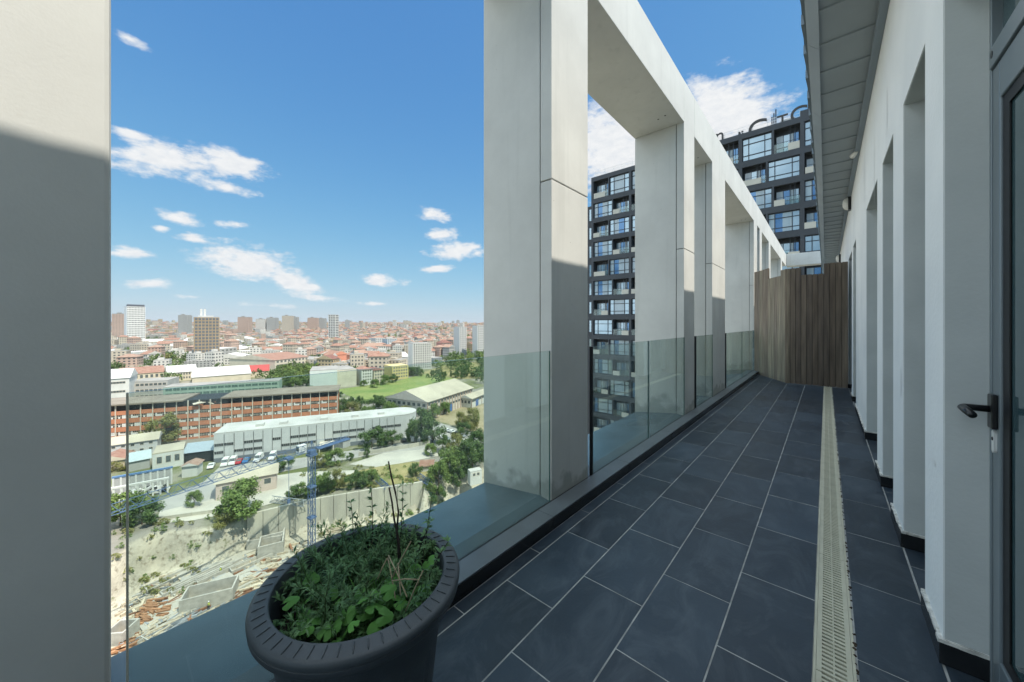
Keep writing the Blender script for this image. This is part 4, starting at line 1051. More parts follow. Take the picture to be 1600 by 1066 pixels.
# the two part factory by the field: gable end towards us, long side running back to the right
def longhall(lab, Lp, Mp, Rp, yt, wml, roofm, nx1, nx2, nz, doors):
    A, B, C_ = gp(*Lp), gp(*Mp), gp(*Rp); d = B - A
    e = empty('factory_hall', A, math.atan2(d.y, d.x), lab, 'factory'); wd = d.length; ln = (C_ - B).length
    h = (Mp[1] - yt) * fwd(B) / F
    m = MB(); m.box(0, wd, 0, ln, -1, h); link('wall', m.mesh('wall', wml), e)
    link('roof', roofmesh('gable_y', wd, ln, h, .8).mesh('roof', [roofm, wml]), e)
    windows(e, wd, h, nx1, nz, fx=.6, fz=.38, x0=.6, z0=1.2)
    s = empty('long_side', (wd, 0, 0), R(90)); s.parent = e
    bw = ln / nx2; fm = MB(); fm.box(.6, bw - .6, -.06, .03, 0, 1.3, 0); f = fm.mesh('window', M_pane); pl_ = MB(); pl_.box(-.18, .18, -.12, .02, 0, h); pl_ = pl_.mesh('pilaster', plain('reddish_pilaster', (.36, .22, .16)))
    for i in range(nx2):
        link('pilaster', pl_, s, (i * bw, 0, 0))
        for j in range(nz): link('window', f, s, (i * bw, 0, h - 2.4 - j * 3.2))
    for x in doors:
        m = MB(); m.box(0, 3.2, -.1, .02, 0, 4.2); link('door', m.mesh('door', mat('blue_door', (.05, .16, .42), .5)), s, (ln * x, 0, 0))
    return e
longhall('white two storey factory hall with grey pitched roof beside the grass field', (604, 648), (668, 657), (731, 629), 628, plain('pinkish_white_render', (.60, .53, .46)), M_broof, 8, 16, 2, (.42,))
longhall('low white hall with tan roof and blue doors right of the factory hall', (718, 636), (737, 638), (800, 615), 623, W_white, M_broof, 3, 8, 1, (.1, .4))

# towers
def tower(lab, cat, L0, R0, ytop, dp, wall, frame, nx, nz, fx, fz, pane=None, extra=None, name='tower_block'):
    e, wd, h = block(name, lab, cat, L0, R0, ytop, dp, wall, 'flat', M_groof, None, 0, 0)
    n0 = nx * nz
    windows(e, wd, h, nx, nz, fx=fx, fz=fz, x0=.5, z0=1.0, frame=frame, pane=pane, off=-.25)
    # right side face
    if dp > 5:
        s = MB(); nd = max(2, int(dp / 4)); bh = (h - 1) / nz
        for j in range(nz): s.box(wd - .02, wd + .06, 1, dp - 1, 1 + j * bh + bh * .3, 1 + j * bh + bh * .75)
        link('side_window_band', s.mesh('side_window_band', pane or M_pane), e)
    return e, wd, h
M_grid = plain('dark_brown_frame', (.10, .085, .07)); M_ochre = plain('ochre_frame', (.50, .38, .23))
e, wd, h = tower('dark gridded tower block with ochre window frames on the left skyline', 'tower', (303, 568), (343, 565.8), 496, 20, plain('ochre_concrete_grid', (.36, .28, .19)), M_ochre, 7, 14, .72, .66, pane=mat('blue_grey_pane', (.05, .07, .09), .3, c2=(.20, .23, .27), scale=.3))
m = MB(); m.box(-.25, -.01, -.1, 20, -1, h + .5); link('side_panel', m.mesh('side_panel', M_grid), e)
m = MB(); m.box(6, 8.2, 8, 10, h, h + 11); link('roof_chimney', m.mesh('roof_chimney', W_white), e); link('roof_chimney', m.mesh('roof_chimney', W_white), e, (3.6, 0, 0)); m = MB(); m.box(4, wd - 6, 4, 16, h, h + 2.5); link('roof_unit', m.mesh('roof_unit', W_lgrey), e)
e, wd, h = tower('slim white tower with ribbed walls and dark crown at the far left', 'tower', (198, 540), (227, 539), 479, 36, plain('white_tower_render', (.72, .72, .70)), W_grey, 12, 18, .5, .5, pane=M_dark)
m = MB(); m.box(2, wd - 1, 1, 20, h, h + 5); link('crown', m.mesh('crown', plain('dark_crown', (.10, .11, .13))), e)
tower('white office block with dark horizontal window bands in front of the ribbed tower', 'office', (184, 533), (217, 532), 508, 40, plain('bright_white_cladding', (.74, .74, .72)), W_white, 1, 6, .93, .42)
tower('tall narrow white tower block rising alone in the middle of the town', 'tower', (513, 540), (524, 540), 492, 16, W_white, W_grey, 3, 18, .6, .5, pane=M_dark)
tower('white apartment tower with rounded bays by the right end of the field', 'tower', (645, 578), (674, 576), 537, 18, W_white, W_grey, 8, 11, .45, .55, pane=M_dark, name='apartment_tower')
tower('slim pale apartment tower among dark trees at the right', 'tower', (718, 558), (729, 557), 511, 14, W_lgrey, W_white, 4, 14, .45, .5, pane=M_dark, name='apartment_tower')
tower('slim pale apartment tower half hidden behind the column at the right', 'tower', (746, 560), (760, 559), 509, 14, W_lgrey, W_white, 4, 14, .45, .5, pane=M_dark, name='apartment_tower')
# ------------------------------------------------------------------ the crowded quarters: houses, far halls
rh = random.Random(21)
WALLS = [wm('town_wall_cream', (.50, .44, .35)), wm('town_wall_white', (.60, .58, .53)), wm('town_wall_pink', (.48, .35, .28)), wm('town_wall_ochre', (.47, .37, .23)), wm('town_wall_grey', (.37, .37, .35))]
OCC = []                                              # footprints taken by the named buildings, so that houses keep clear
for o in list(bpy.data.objects):
    if o.name.split('.')[0] == 'wall' and o.parent and o.parent.location.z < -49 and o.parent.name.split('.')[0] != 'terrace_building':
        e = o.parent; c, s_ = math.cos(e.rotation_euler.z), math.sin(e.rotation_euler.z)
        xs = [v.co.x for v in o.data.vertices]; ys = [v.co.y for v in o.data.vertices]
        if max(xs) - min(xs) > 300: continue
        OCC.append((e.location.x, e.location.y, c, s_, min(xs) - 9, max(xs) + 9, min(ys) - 9, max(ys) + 9))
def taken(p, pad=0):
    for (ox, oy, c, s_, x0, x1, y0, y1) in OCC:
        dx, dy = p.x - ox, p.y - oy; lx, ly = dx * c + dy * s_, -dx * s_ + dy * c
        if x0 - pad < lx < x1 + pad and y0 - pad < ly < y1 + pad: return True
    return False
def house_meshes(wd, dp, st, wall, roof, kind):
    h = st * 3.0 + .6
    m = MB(); m.box(-wd / 2, wd / 2, -dp / 2, dp / 2, -4, h); me = m.mesh('house_wall', wall); finish_uv(me)
    r_ = roofmesh(kind, wd, dp, h, .5)
    r_.v = [(x - wd / 2, y - dp / 2, z) for (x, y, z) in r_.v]
    if kind == 'flat': r_.box(-wd * .2, wd * .1, -dp * .1, dp * .3, h + .35, h + 2.4, 1)
    else: r_.box(wd * .15, wd * .15 + .9, -.4, .5, h, h + 3.0, 1)
    return me, r_.mesh('house_roof', [roof, wall])
KIND = []
for (wl, rf_i, kd, lab, cat) in ((0, 0, 'hip', 'cream house with a hipped terracotta roof in the crowded old quarter', 'house'), (1, 0, 'gable', 'white house with a gabled terracotta roof in the crowded old quarter', 'house'),
        (2, 1, 'hip', 'pinkish house with a faded hipped tile roof in the crowded old quarter', 'house'), (3, 2, 'gable', 'ochre house with a dark brick red roof in the crowded old quarter', 'house'),
        (4, 1, 'gable', 'grey house with a faded gabled tile roof in the crowded old quarter', 'house'), (0, 3, 'flat', 'cream flat roofed apartment house in the crowded old quarter', 'house'), (1, 3, 'flat', 'white flat roofed apartment house in the crowded old quarter', 'house')):
    for v in range(3):
        wd, dp, st = rh.uniform(10, 15), rh.uniform(10, 16), rh.choice((3, 4, 4, 5, 5, 6))
        KIND.append((*house_meshes(wd, dp, st, WALLS[wl], (RT + [M_groof])[rf_i], kd), lab, cat))
spots = []
fwv = 160.0
while fwv < 2900:
    step = 17 + max(0, fwv - 900) * .012
    half = fwv * 2.3 + 60; r_ = -half
    while r_ < fwv * 1.2 + 60:
        p = rf(r_ + rh.uniform(-5, 5), fwv + rh.uniform(-5, 5)); rx = rgt(p) / fwd(p) * F + 800
        n = mnoise.noise(Vector((p.x / 160, p.y / 160, 0))) + .35 * mnoise.noise(Vector((p.x / 45, p.y / 45, 4)))
        old = rx > 445 + max(0, 800 - fwv) * .12
        dens = .84 if old else (.15 if fwv < 1000 else .7)
        if fwv < 520 and 640 < rx < 790: dens = .0
        if fwv < 340 and 60 < rx < 800: dens = .0
        if rx < 90 or rx > 800: dens = .55
        if n < .38 and rh.random() < dens and not taken(p, 4 if fwv > 500 else 8): spots.append((fwv, p, old))
        r_ += step * (1.05 if old else 1.25)
    fwv += step * 1.12
spots.sort(key=lambda q: q[0] if 90 < rgt(q[1]) / fwd(q[1]) * F + 800 < 790 else q[0] + 1e5)
proto = {}
for idx, (fwv, p, old) in enumerate(spots[:290]):
    k = rh.randrange(len(KIND)) if old else rh.choice(list(range(15, 21)) + [0, 3, 6])
    wme, rme, lab, cat = KIND[k]
    z = ground(rgt(p), fwd(p)); rz = TH + rh.choice((0, .12, -.2, .5, .9)) + rh.gauss(0, .06) + (math.pi / 2 if rh.random() < .4 else 0)
    if k not in proto:
        e = link('house', wme, None, (p.x, p.y, z), (0, 0, rz)); link('roof', rme, e); proto[k] = e
    else:
        e = copy_tree(proto[k]); e.location = (p.x, p.y, z); e.rotation_euler = (0, 0, rz)
    sc_ = rh.uniform(.85, 1.25); e.scale = (sc_, rh.uniform(.85, 1.2), rh.uniform(.8, 1.25))
    tag(e, lab, cat, 'houses of the old quarter, ' + lab.split(' in the')[0])
# everything beyond reads as one mass
far = MB(); fmats = WALLS + RT + [M_groof, M_wroof]; fuv = []
for (fwv, p, old) in spots[290:]:
    z = ground(rgt(p), fwd(p)); a = TH + rh.choice((0, .2, .5, -.3)); wd, dp = rh.uniform(9, 15), rh.uniform(9, 15); h = rh.choice((9, 11, 12, 14, 16))
    if rh.random() < .02 and fwv > 1100: h = rh.uniform(20, 36); wd = dp = rh.uniform(11, 17)
    if not old and rh.random() < .5: wd *= rh.uniform(1.3, 2.6); dp *= 1.4; h *= .75
    T = Matrix.Translation((p.x, p.y, z)) @ Matrix.Rotation(a, 4, 'Z'); wi = rh.randrange(5)
    far.box(-wd / 2, wd / 2, -dp / 2, dp / 2, -3, h, wi, T)
    if h < 18 and rh.random() < (.62 if old else .25):
        rr2 = roofmesh(rh.choice(('hip', 'hip', 'gable')), wd, dp, h, .4); ri = 5 + rh.choice((0, 0, 1, 1, 2)); i0 = len(far.v)
        far.v += [tuple(T @ Vector((x - wd / 2, y - dp / 2, zz))) for (x, y, zz) in rr2.v]; far.f += [tuple(i0 + q for q in f) for f in rr2.f]; far.m += [ri if q == 0 else wi for q in rr2.m]
    else: far.box(-wd / 2, wd / 2, -dp / 2, dp / 2, h, h + .4, 8 if rh.random() < .7 else 9, T)
me = far.mesh('far_houses', fmats); uvl = me.uv_layers.new(name='UVMap')
for pl in me.polygons:
    if abs(pl.normal.z) > .5: continue
    t = Vector((-pl.normal.y, pl.normal.x, 0))
    vs = [me.vertices[v].co for v in pl.vertices]; o0 = min(v.z for v in vs); t0 = min(v.dot(t) for v in vs)
    for li in pl.loop_indices:
        c = me.vertices[me.loops[li].vertex_index].co; uvl.data[li].uv = (c.dot(t) - t0, c.z - o0)
tag(link('distant_houses', me), 'dense mass of far red roofed houses out to the horizon', 'houses', None, 'stuff')
# mid distance works: pale flat halls among the trees on the left
HP = []
for (wl, rm_, kd) in ((1, M_wroof, 'flat'), (0, M_wroof, 'gable'), (4, M_groof, 'flat'), (1, M_wroof, 'gable_y'), (0, M_groof, 'flat'), (1, RT[0], 'gable')):
    wd, dp, h = rh.uniform(26, 46), rh.uniform(18, 30), rh.uniform(7, 11)
    m = MB(); m.box(-wd / 2, wd / 2, -dp / 2, dp / 2, -4, h); w_ = m.mesh('hall_wall', WALLS[wl]); finish_uv(w_)
    r2 = roofmesh(kd, wd, dp, h, .4); r2.v = [(x - wd / 2, y - dp / 2, z) for (x, y, z) in r2.v]
    for q in range(5): x, y = rh.uniform(-.4, .3) * wd, rh.uniform(-.4, .3) * dp; r2.box(x, x + rh.uniform(1, 4), y, y + rh.uniform(1, 3), h + .35, h + rh.uniform(.9, 2.4), 1) if kd == 'flat' else None
    HP.append((w_, r2.mesh('hall_roof', [rm_, WALLS[wl]])))
HL = ['pale flat roofed workshop hall among the works on the left', 'cream hall with white pitched roof among the works on the left', 'grey flat roofed hall among the works on the left', 'white hall with white pitched roof end on, among the works on the left', 'cream hall with grey flat roof among the works on the left', 'white hall with orange pitched roof among the works on the left']
nh = 0; fwv = 300.0; protoh = {}
while fwv < 900 and nh < 130:
    px = 60
    while px < 470:
        p = rf((px + rh.uniform(-8, 8) - 800) / F * fwv, fwv + rh.uniform(-10, 10))
        if not taken(p, 14) and rh.random() < .86:
            k = rh.randrange(6); z = ground(rgt(p), fwd(p))
            if k not in protoh: e = link('works_hall', HP[k][0]); link('roof', HP[k][1], e); protoh[k] = e
            else: e = copy_tree(protoh[k])
            e.location = (p.x, p.y, z); e.rotation_euler = (0, 0, TH + rh.choice((.25, .3, .35)) + (math.pi / 2 if rh.random() < .25 else 0)); e.scale = (rh.uniform(.7, 1.15), rh.uniform(.8, 1.2), rh.uniform(.8, 1.25))
            tag(e, HL[k], 'hall', 'works halls on the left, kind %s' % ('abcdef'[k])); nh += 1
            OCC.append((p.x, p.y, 1, 0, -20, 20, -20, 20))
        px += 40 / fwv * F * 1.0
    fwv += 38
# skyline blocks
for (x0, x1, yt, fwv, wl, lab) in ((176, 195, 491, 900, 2, 'pinkish skyline block at the far left edge, before the ribbed tower'), (279, 292, 493, 1100, 4, 'grey skyline block left of the dark gridded tower'), (372, 387, 496, 1200, 2, 'brown skyline block right of the dark gridded tower'),
        (400, 414, 499, 1300, 1, 'low white skyline block with roof sheds in the middle left'), (417, 430, 497, 1300, 4, 'grey skyline block next to the low white one'), (441, 454, 494, 1200, 0, 'cream skyline block standing left of a grey twin'), (455, 464, 496, 1250, 4, 'grey skyline block standing right of a cream twin'),
        (481, 494, 497, 1300, 2, 'brick coloured skyline block left of the lone white tower'), (496, 507, 498, 1350, 4, 'bluish grey skyline block touching the lone white tower'), (539, 545, 501, 1500, 4, 'dark skyline block right of the lone white tower'), (631, 642, 502, 1900, 0, 'cream skyline pair of blocks over the old quarter'), (706, 710, 502, 2100, 4, 'left of two far grey skyline towers near the right column'), (713, 718, 501, 2100, 4, 'right of two far grey skyline towers near the right column')):
    p = rf(((x0 + x1) / 2 - 800) / F * fwv, fwv); z = ground(rgt(p), fwd(p)); wd = (x1 - x0) / F * fwv; h = H + (HY - yt) / F * fwv - z
    m = MB(); m.box(-wd / 2, wd / 2, 0, wd * .8, -3, h); me = m.mesh('wall', WALLS[wl]); finish_uv(me); e = link('skyline_block', me, None, (p.x, p.y, z), (0, 0, TH + .15)); tag(e, lab, 'tower block')
    m = MB(); m.box(-wd / 2 + .5, wd / 2 - .5, .5, wd * .7, h, h + 1.2); m.box(-wd * .2, wd * .1, 2, 6, h + 1.2, h + 4); link('roof', m.mesh('roof', M_groof), e)

# ------------------------------------------------------------------ yards between the brick factory and the pit
def lowshed(lab, L0, R0, yt, dp, wmt, rk, rmt, nx=0, nz=1, **k): return block('yard_shed', lab, 'shed', L0, R0, yt, dp, wmt, rk, rmt, None, nx, nz, **k)
lowshed('white yard shed with tan roof under the left part of the brick factory', (150, 722), (246, 707), 699, 9, W_lgrey, 'gable', M_broof, 6, 2, fx=.4, fz=.35)
lowshed('low yard shed with tan roof and pale awning left of the depot', (238, 736), (287, 727), 711, 11, W_white, 'flat', M_broof, 3, 1)
lowshed('orange tiled hut roof at the far left edge above the trees', (150, 738), (199, 730), 724, 9, W_cream, 'gable_y', RT[0])
lowshed('pale sheet roofed shed beside the orange hut', (200, 738), (234, 731), 722, 9, W_grey, 'gable', mat('pale_blue_sheet', (.40, .47, .48), .6))
lowshed('open shed with slanted grey roof touching the left end of the depot', (288, 726), (333, 720), 708, 10, M_dark, 'gable', mat('grey_blue_sheet', (.30, .36, .40), .6))
lowshed('small guard hut with orange tiled roof by the white ruin', (284, 747), (308, 744), 729, 4.5, W_white, 'gable_y', RT[1])
lowshed('long tan roofed pavilion on the grey yard above the big tree', (337, 783), (432, 764), 756, 8, W_pink, 'gable', M_broof, 4, 1, fx=.5, fz=.4)
lowshed('small whitewashed hut with orange roof beside the right trees', (657, 738), (676, 737), 728, 5, W_white, 'gable', RT[0])
lowshed('low brick coloured gatehouse with grey roof right of the brick factory', (530, 641), (556, 638), 628, 9, W_pink, 'flat', M_broof, 3, 1)
e = block('site_cabin', 'white site cabin at the right end of the pit by the column', 'cabin', (735, 752), (753, 748), 739, 2.5, W_white, 'flat', M_wroof, None, 2, 1)[0]
# white frame of a roofless ruin at the left
A = gp(165, 790); B = gp(262, 770); d = B - A
e = empty('roofless_ruin', A, math.atan2(d.y, d.x), 'white roofless concrete frame ruin with a blue edge beam at the left', 'ruin'); wd = d.length
m = MB(); m.box(0, wd, 7.6, 8, -.5, 5); link('rear_wall', m.mesh('rear_wall', W_grey), e)
for i in range(9):
    for (y, h) in ((0, 4.2), (7.6, 5.0)):
        m = MB(); m.box(i * wd / 8 - .2, i * wd / 8 + .2, y - .2, y + .2, -.5, h); link('pillar', m.mesh('pillar', W_white), e)
for (y, z, mt) in ((0, 4.2, W_white), (7.7, 5.0, mat('blue_steel', (.07, .17, .36), .5, c2=(.16, .26, .42), scale=2))):
    m = MB(); m.box(-.3, wd + .3, y - .3, y + .3, z, z + .5); link('edge_beam', m.mesh('edge_beam', mt), e)
rd = random.Random(4); m = MB()
for k in range(80):
    x, y = rd.uniform(0, wd), rd.uniform(.5, 7.3); s_ = rd.uniform(.3, 1.3)
    m.box(-s_, s_, -s_ * .4, s_ * .4, -.2, .25, rd.randrange(3), Matrix.Translation((x, y, rd.uniform(.1, .9))) @ Matrix.Rotation(rd.uniform(0, 3), 4, 'Z') @ Matrix.Rotation(rd.uniform(-.5, .5), 4, 'Y'))
tag(link('rubble', m.mesh('rubble', [W_white, W_grey, M_dark]), e), kind='stuff')
M_rw = mat('board_marked_concrete', (.53, .505, .41), .9, c2=(.40, .38, .32), scale=.35, stretch=(1, 1, .25), detail=9)
def wallrun(nm, lab, px, z0, z1, th, step, cat='wall', mt=None):
    P = [gp(x, y) for (x, y) in px]; e = empty(nm, P[0], 0, lab, cat); mt = mt or M_rw
    for a, b in zip(P, P[1:]):
        n = max(1, int((b - a).length / step)); d = (b - a).normalized(); q = Vector((d.y, -d.x, 0)) * th
        for i in range(n):
            u, v = a.lerp(b, i / n + .004), a.lerp(b, (i + 1) / n - .004); m = MB(); zt = z1 + rd.uniform(-.04, .04)
            pts = [u, v, v + q, u + q]; lo = [p.x for p in pts]
            m.poly([(p.x, p.y, z0) for p in reversed(pts)]); m.poly([(p.x, p.y, zt) for p in pts])
            for j in range(4):
                p0, p1 = pts[j], pts[(j + 1) % 4]; m.poly([(p0.x, p0.y, z0), (p0.x, p0.y, zt), (p1.x, p1.y, zt), (p1.x, p1.y, z0)])
            o = link('wall_panel', m.mesh('wall_panel', mt), e); o.location = -P[0]
    return e
wallrun('retaining_wall', 'long board marked concrete retaining wall along the far side of the pit', [(386, 806), (480, 783), (580, 766), (660, 754)], GZ - 8.5, GZ + .5, .7, 3.4)
wallrun('yard_wall', 'low pale yard wall with a railing line above the rock slope', [(230, 816), (300, 806), (384, 795)], GZ - .8, GZ + 1.0, .25, 4)
wallrun('yard_wall', 'low pale wall in front of the trees right of the depot', [(560, 713), (620, 703), (672, 694)], GZ - .8, GZ + 1.6, .25, 4)
wallrun('yard_wall', 'low grey wall by the gate left of the factory hall', [(632, 664), (662, 656)], GZ - .8, GZ + 2.2, .3, 4)

# ------------------------------------------------------------------ blue tower crane standing in the pit
M_crane = mat('crane_blue', (.06, .11, .22), .6, c2=(.12, .18, .30), scale=3)
ZP = GZ - PIT
base = gp(487, 858, ZP); CT = H - (712 - HY) * fwd(base) / F
cr = empty('tower_crane', base, 0, 'blue lattice tower crane rising from the pit with its jib swung to the left', 'crane')
end = Vector(gp(172, 816, 0)); 
zj = CT + .6
tip = Vector(gp(172, 812, zj)); jd = (tip - Vector((base.x, base.y, zj))); jd.z = 0; jd.normalize(); js = Vector((-jd.y, jd.x, 0))
cr.rotation_euler = (0, 0, math.atan2(jd.y, jd.x)); hh = CT - ZP
m = MB(); W2 = .62
for sx in (-1, 1):
    for sy in (-1, 1): m.bar((sx * W2, sy * W2, 0), (sx * W2, sy * W2, hh), .15)
n = int(hh / 2.0)
for i in range(n):
    z0, z1 = i * hh / n, (i + 1) * hh / n; f = 1 if i % 2 else -1
    for s_ in (-1, 1):
        m.bar((-W2 * f, s_ * W2, z0), (W2 * f, s_ * W2, z1), .08); m.bar((s_ * W2, -W2 * f, z0), (s_ * W2, W2 * f, z1), .08)
        m.bar((-W2, s_ * W2, z1), (W2, s_ * W2, z1), .08); m.bar((s_ * W2, -W2, z1), (s_ * W2, W2, z1), .08)
for zc in (hh * .34, hh * .67): m.box(-.85, .85, -.85, .85, zc - .2, zc + .2)
link('mast', m.mesh('mast', M_crane), cr)
m = MB(); m.box(-1.0, 1.0, -1.0, 1.0, hh, hh + .5); m.box(-.8, .8, -.8, .8, hh + .5, hh + 1.5); link('slewing_ring', m.mesh('slewing_ring', M_crane), cr)
m = MB(); m.box(.6, 2.6, -2.6, -1.2, hh + .7, hh + 3.0, 0); m.box(2.55, 2.64, -2.5, -1.3, hh + 1.6, hh + 2.8, 1); link('cab', m.mesh('cab', [M_white, M_pane]), cr)
def truss(m, x0, x1, zb, zt, hw, seg, w_=.10):
    m.bar((x0, -hw, zb), (x1, -hw, zb), w_); m.bar((x0, hw, zb), (x1, hw, zb), w_); m.bar((x0, 0, zt), (x1, 0, zt), w_)
    n = int(abs(x1 - x0) / seg)
    for i in range(n):
        a, b = x0 + (x1 - x0) * i / n, x0 + (x1 - x0) * (i + 1) / n; c_ = (a + b) / 2
        for s_ in (-1, 1): m.bar((a, s_ * hw, zb), (c_, 0, zt), .06); m.bar((c_, 0, zt), (b, s_ * hw, zb), .06)
        m.bar((a, -hw, zb), (a, hw, zb), .08); m.bar((a, -hw, zb), (b, hw, zb), .08)
m = MB(); truss(m, 1.2, 58, hh + 1.5, hh + 3.2, .8, 2.2); link('jib', m.mesh('jib', M_crane), cr)
m = MB(); truss(m, -11, -1.2, hh + 1.5, hh + 2.3, .8, 2.0); m.box(-11, -1.5, -1.1, 1.1, hh + 1.35, hh + 1.5); link('counter_jib', m.mesh('counter_jib', M_crane), cr)
m = MB(); m.box(-11, -8.6, -.9, .9, hh - .6, hh + 1.35); link('counterweight', m.mesh('counterweight', W_grey), cr)
m = MB()
for s_ in (-1, 1): m.bar((-.6, s_ * .6, hh + 1.5), (0, 0, hh + 4.0), .12); m.bar((.6, s_ * .6, hh + 1.5), (0, 0, hh + 4.0), .12)
link('tower_top', m.mesh('tower_top', M_crane), cr)
m = MB(); m.bar((0, 0, hh + 3.9), (-9.5, 0, hh + 2.3), .06); m.bar((0, 0, hh + 3.9), (22, 0, hh + 3.2), .06); link('tie_rod', m.mesh('tie_rod', M_crane), cr)
m = MB(); m.box(5.2, 6.6, -.9, .9, hh + 1.0, hh + 1.5); m.bar((5.9, 0, hh + 1.2), (5.9, 0, hh - 9), .07); m.box(5.6, 6.2, -.2, .2, hh - 10, hh - 9); link('trolley_and_hook', m.mesh('trolley_and_hook', M_crane), cr)

# ------------------------------------------------------------------ the building pit: walls, trenches, stacks
def pz(p): return ground(rgt(p), fwd(p))
def pitobj(nm, lab, cat, px, mb, mats, rz=0, grp=None, dz=0):
    p = gp(px[0], px[1], ZP); o = link(nm, mb.mesh(nm, mats), None, (p.x, p.y, ZP + dz), (0, 0, rz)); return tag(o, lab, cat, grp)
M_form = mat('pale_new_concrete', (.50, .48, .42), .85, c2=(.34, .325, .28), scale=.9, detail=9)
M_timber = mat('raw_timber', (.54, .47, .35), .85, c2=(.36, .30, .21), scale=1.5, island=.35)
M_ply = mat('orange_formwork', (.42, .22, .11), .8, c2=(.32, .16, .08), scale=.7, island=.25)
M_steel = mat('grey_steel', (.22, .25, .27), .5, c2=(.32, .34, .35), scale=1, island=.3)
M_rust = mat('rusty_steel', (.20, .09, .05), .8, c2=(.28, .15, .08), scale=2, island=.3)
def frame_walls(L_, W_, h, t=.35, open_=True):
    m = MB(); m.box(0, L_, 0, t, -.5, h); m.box(0, t, t, W_, -.5, h); m.box(L_ - t, L_, t, W_, -.5, h)
    if not open_: m.box(t, L_ - t, W_ - t, W_, -.5, h)
    return m
pitobj('concrete_shaft', 'big pale L shaped concrete wall cell in the middle of the pit', 'wall', (279, 962), frame_walls(9.0, 4.6, 2.9, .3, False), M_form, TH + .42)
pitobj('concrete_shaft', 'grey concrete shaft with cross bars near the rim of the flower pot', 'wall', (402, 876), frame_walls(5.5, 5.5, 3.2, .35, False), M_form, TH + .5)
pitobj('concrete_shaft', 'wide concrete cell behind the barred shaft in the pit', 'wall', (385, 862), frame_walls(8, 6, 2.6, .35, False), M_form, TH + .35)
pitobj('concrete_shaft', 'white concrete cell at the left edge behind the glass', 'wall', (160, 1012), frame_walls(3.4, 3.4, 2.4, .3, False), M_form, TH + .1)
slab = mat('pale_blinding_concrete', (.46, .44, .38), .9, c2=(.38, .36, .30), scale=.25, detail=9)
m = MB(); m.box(0, 13, 0, 8, -.4, .25); pitobj('concrete_slab', 'pale sloping concrete slab beside the barred shaft', 'slab', (352, 880), m, slab, TH + .9)
for i, (x, y, ln, w_, a) in enumerate(((232, 928, 13, 2.2, 1.02), (256, 935, 13, 1.6, 1.02), (270, 932, 11, 1.6, 1.02), (310, 915, 10, 1.4, .98), (364, 898, 11, 1.8, .92))):
    m = MB(); m.box(0, ln, 0, .25, -.4, .9); m.box(0, ln, w_, w_ + .25, -.4, .9); m.box(-.25, 0, 0, w_ + .25, -.4, .9); m.box(0, ln, .3, w_, -.4, .06, 1)
    pitobj('trench_wall', ('widest concrete lined trench nearest the rock slope', 'second concrete lined trench, beside the widest one', 'third concrete lined trench, in the row left of the wall cell', 'short concrete lined trench behind the big wall cell', 'lone concrete lined trench in front of the pale slab')[i], 'trench', (x, y), m, [M_form, M_timber], TH + a, 'concrete lined trenches in the pit')
rs_ = random.Random(12)
for (x, y, a, b, an, lab) in ((300, 940, 16, 7, 1.02, 'long pale concrete strip between the trenches and the wall cell'), (330, 884, 12, 8, .95, 'pale concrete pad at the foot of the rock slope'), (370, 912, 10, 6, 1.05, 'pale concrete pad by the lone trench')):
    m = MB(); m.box(-a / 2, a / 2, -b / 2, b / 2, -.4, .42); pitobj('concrete_slab', lab, 'slab', (x, y), m, slab, TH + an)
def stack(nm, cat, mt, labs, places, L_, n, w_):
    for lab, (x, y, a) in zip(labs, places):
        m = MB()
        for k in range(n):
            T = Matrix.Translation((rs_.gauss(0, L_ * .22), (k % 6 - 3) * w_ * 1.2 + rs_.gauss(0, w_ * .9), .1 + (k // 6) * w_ * .8)) @ Matrix.Rotation(rs_.gauss(0, .22), 4, 'Z') @ Matrix.Scale(rs_.uniform(.45, 1), 4, (1, 0, 0))
            m.box(-L_ / 2, L_ / 2, -w_ / 2, w_ / 2, -.06, w_ * .8 - .06, 0, T)
        pitobj(nm, lab, cat, (x, y), m, mt, TH + a)
stack('formwork_stack', 'stack', M_ply, ['orange formwork boards stacked left of the big wall cell', 'second orange formwork stack, closest to the left glass edge', 'small orange formwork stack between the timber heaps', 'orange tarpaulin coloured board stack above the sill at the left'],
      [(236, 950, .1), (255, 957, .15), (224, 968, .2), (196, 1012, .5)], 3.2, 12, .42)
stack('timber_stack', 'stack', M_timber, ['pale timber stack under the orange formwork', 'timber stack leaning at the foot of the rock slope', 'timber stack right of the big wall cell', 'timber stack lying before the lone trench', 'timber stack near the flower pot, right of the lone trench', 'timber stack at the foot of the retaining wall', 'long timber stack on the pit floor, middle of the far side', 'timber stack close above the dark sill, left part', 'timber stack by the wide concrete cell'],
      [(262, 975, 1.0), (268, 862, .3), (350, 925, 1.1), (360, 945, 1.15), (396, 905, .6), (520, 830, .3), (575, 803, .5), (240, 990, 1.2), (372, 850, .9)], 4.6, 13, .28)
stack('steel_bundle', 'stack', M_steel, ['bundle of blue grey steel sections running down to the sill', 'flat bundle of grey steel beside the trenches', 'grey reinforcing steel heap by the rock slope', 'grey steel heap left of the pale slab'],
      [(268, 982, 1.15), (300, 945, 1.1), (315, 868, .4), (338, 866, .2)], 7.5, 18, .22)
stack('rusty_bar_bundle', 'stack', M_rust, ['rusty bars lying between the timber stacks at the right', 'rusty bars along the foot of the slope', 'rusty bars in front of the concrete cells'], [(384, 928, .5), (290, 860, .1), (410, 893, .3)], 5, 14, .2)
m = MB()
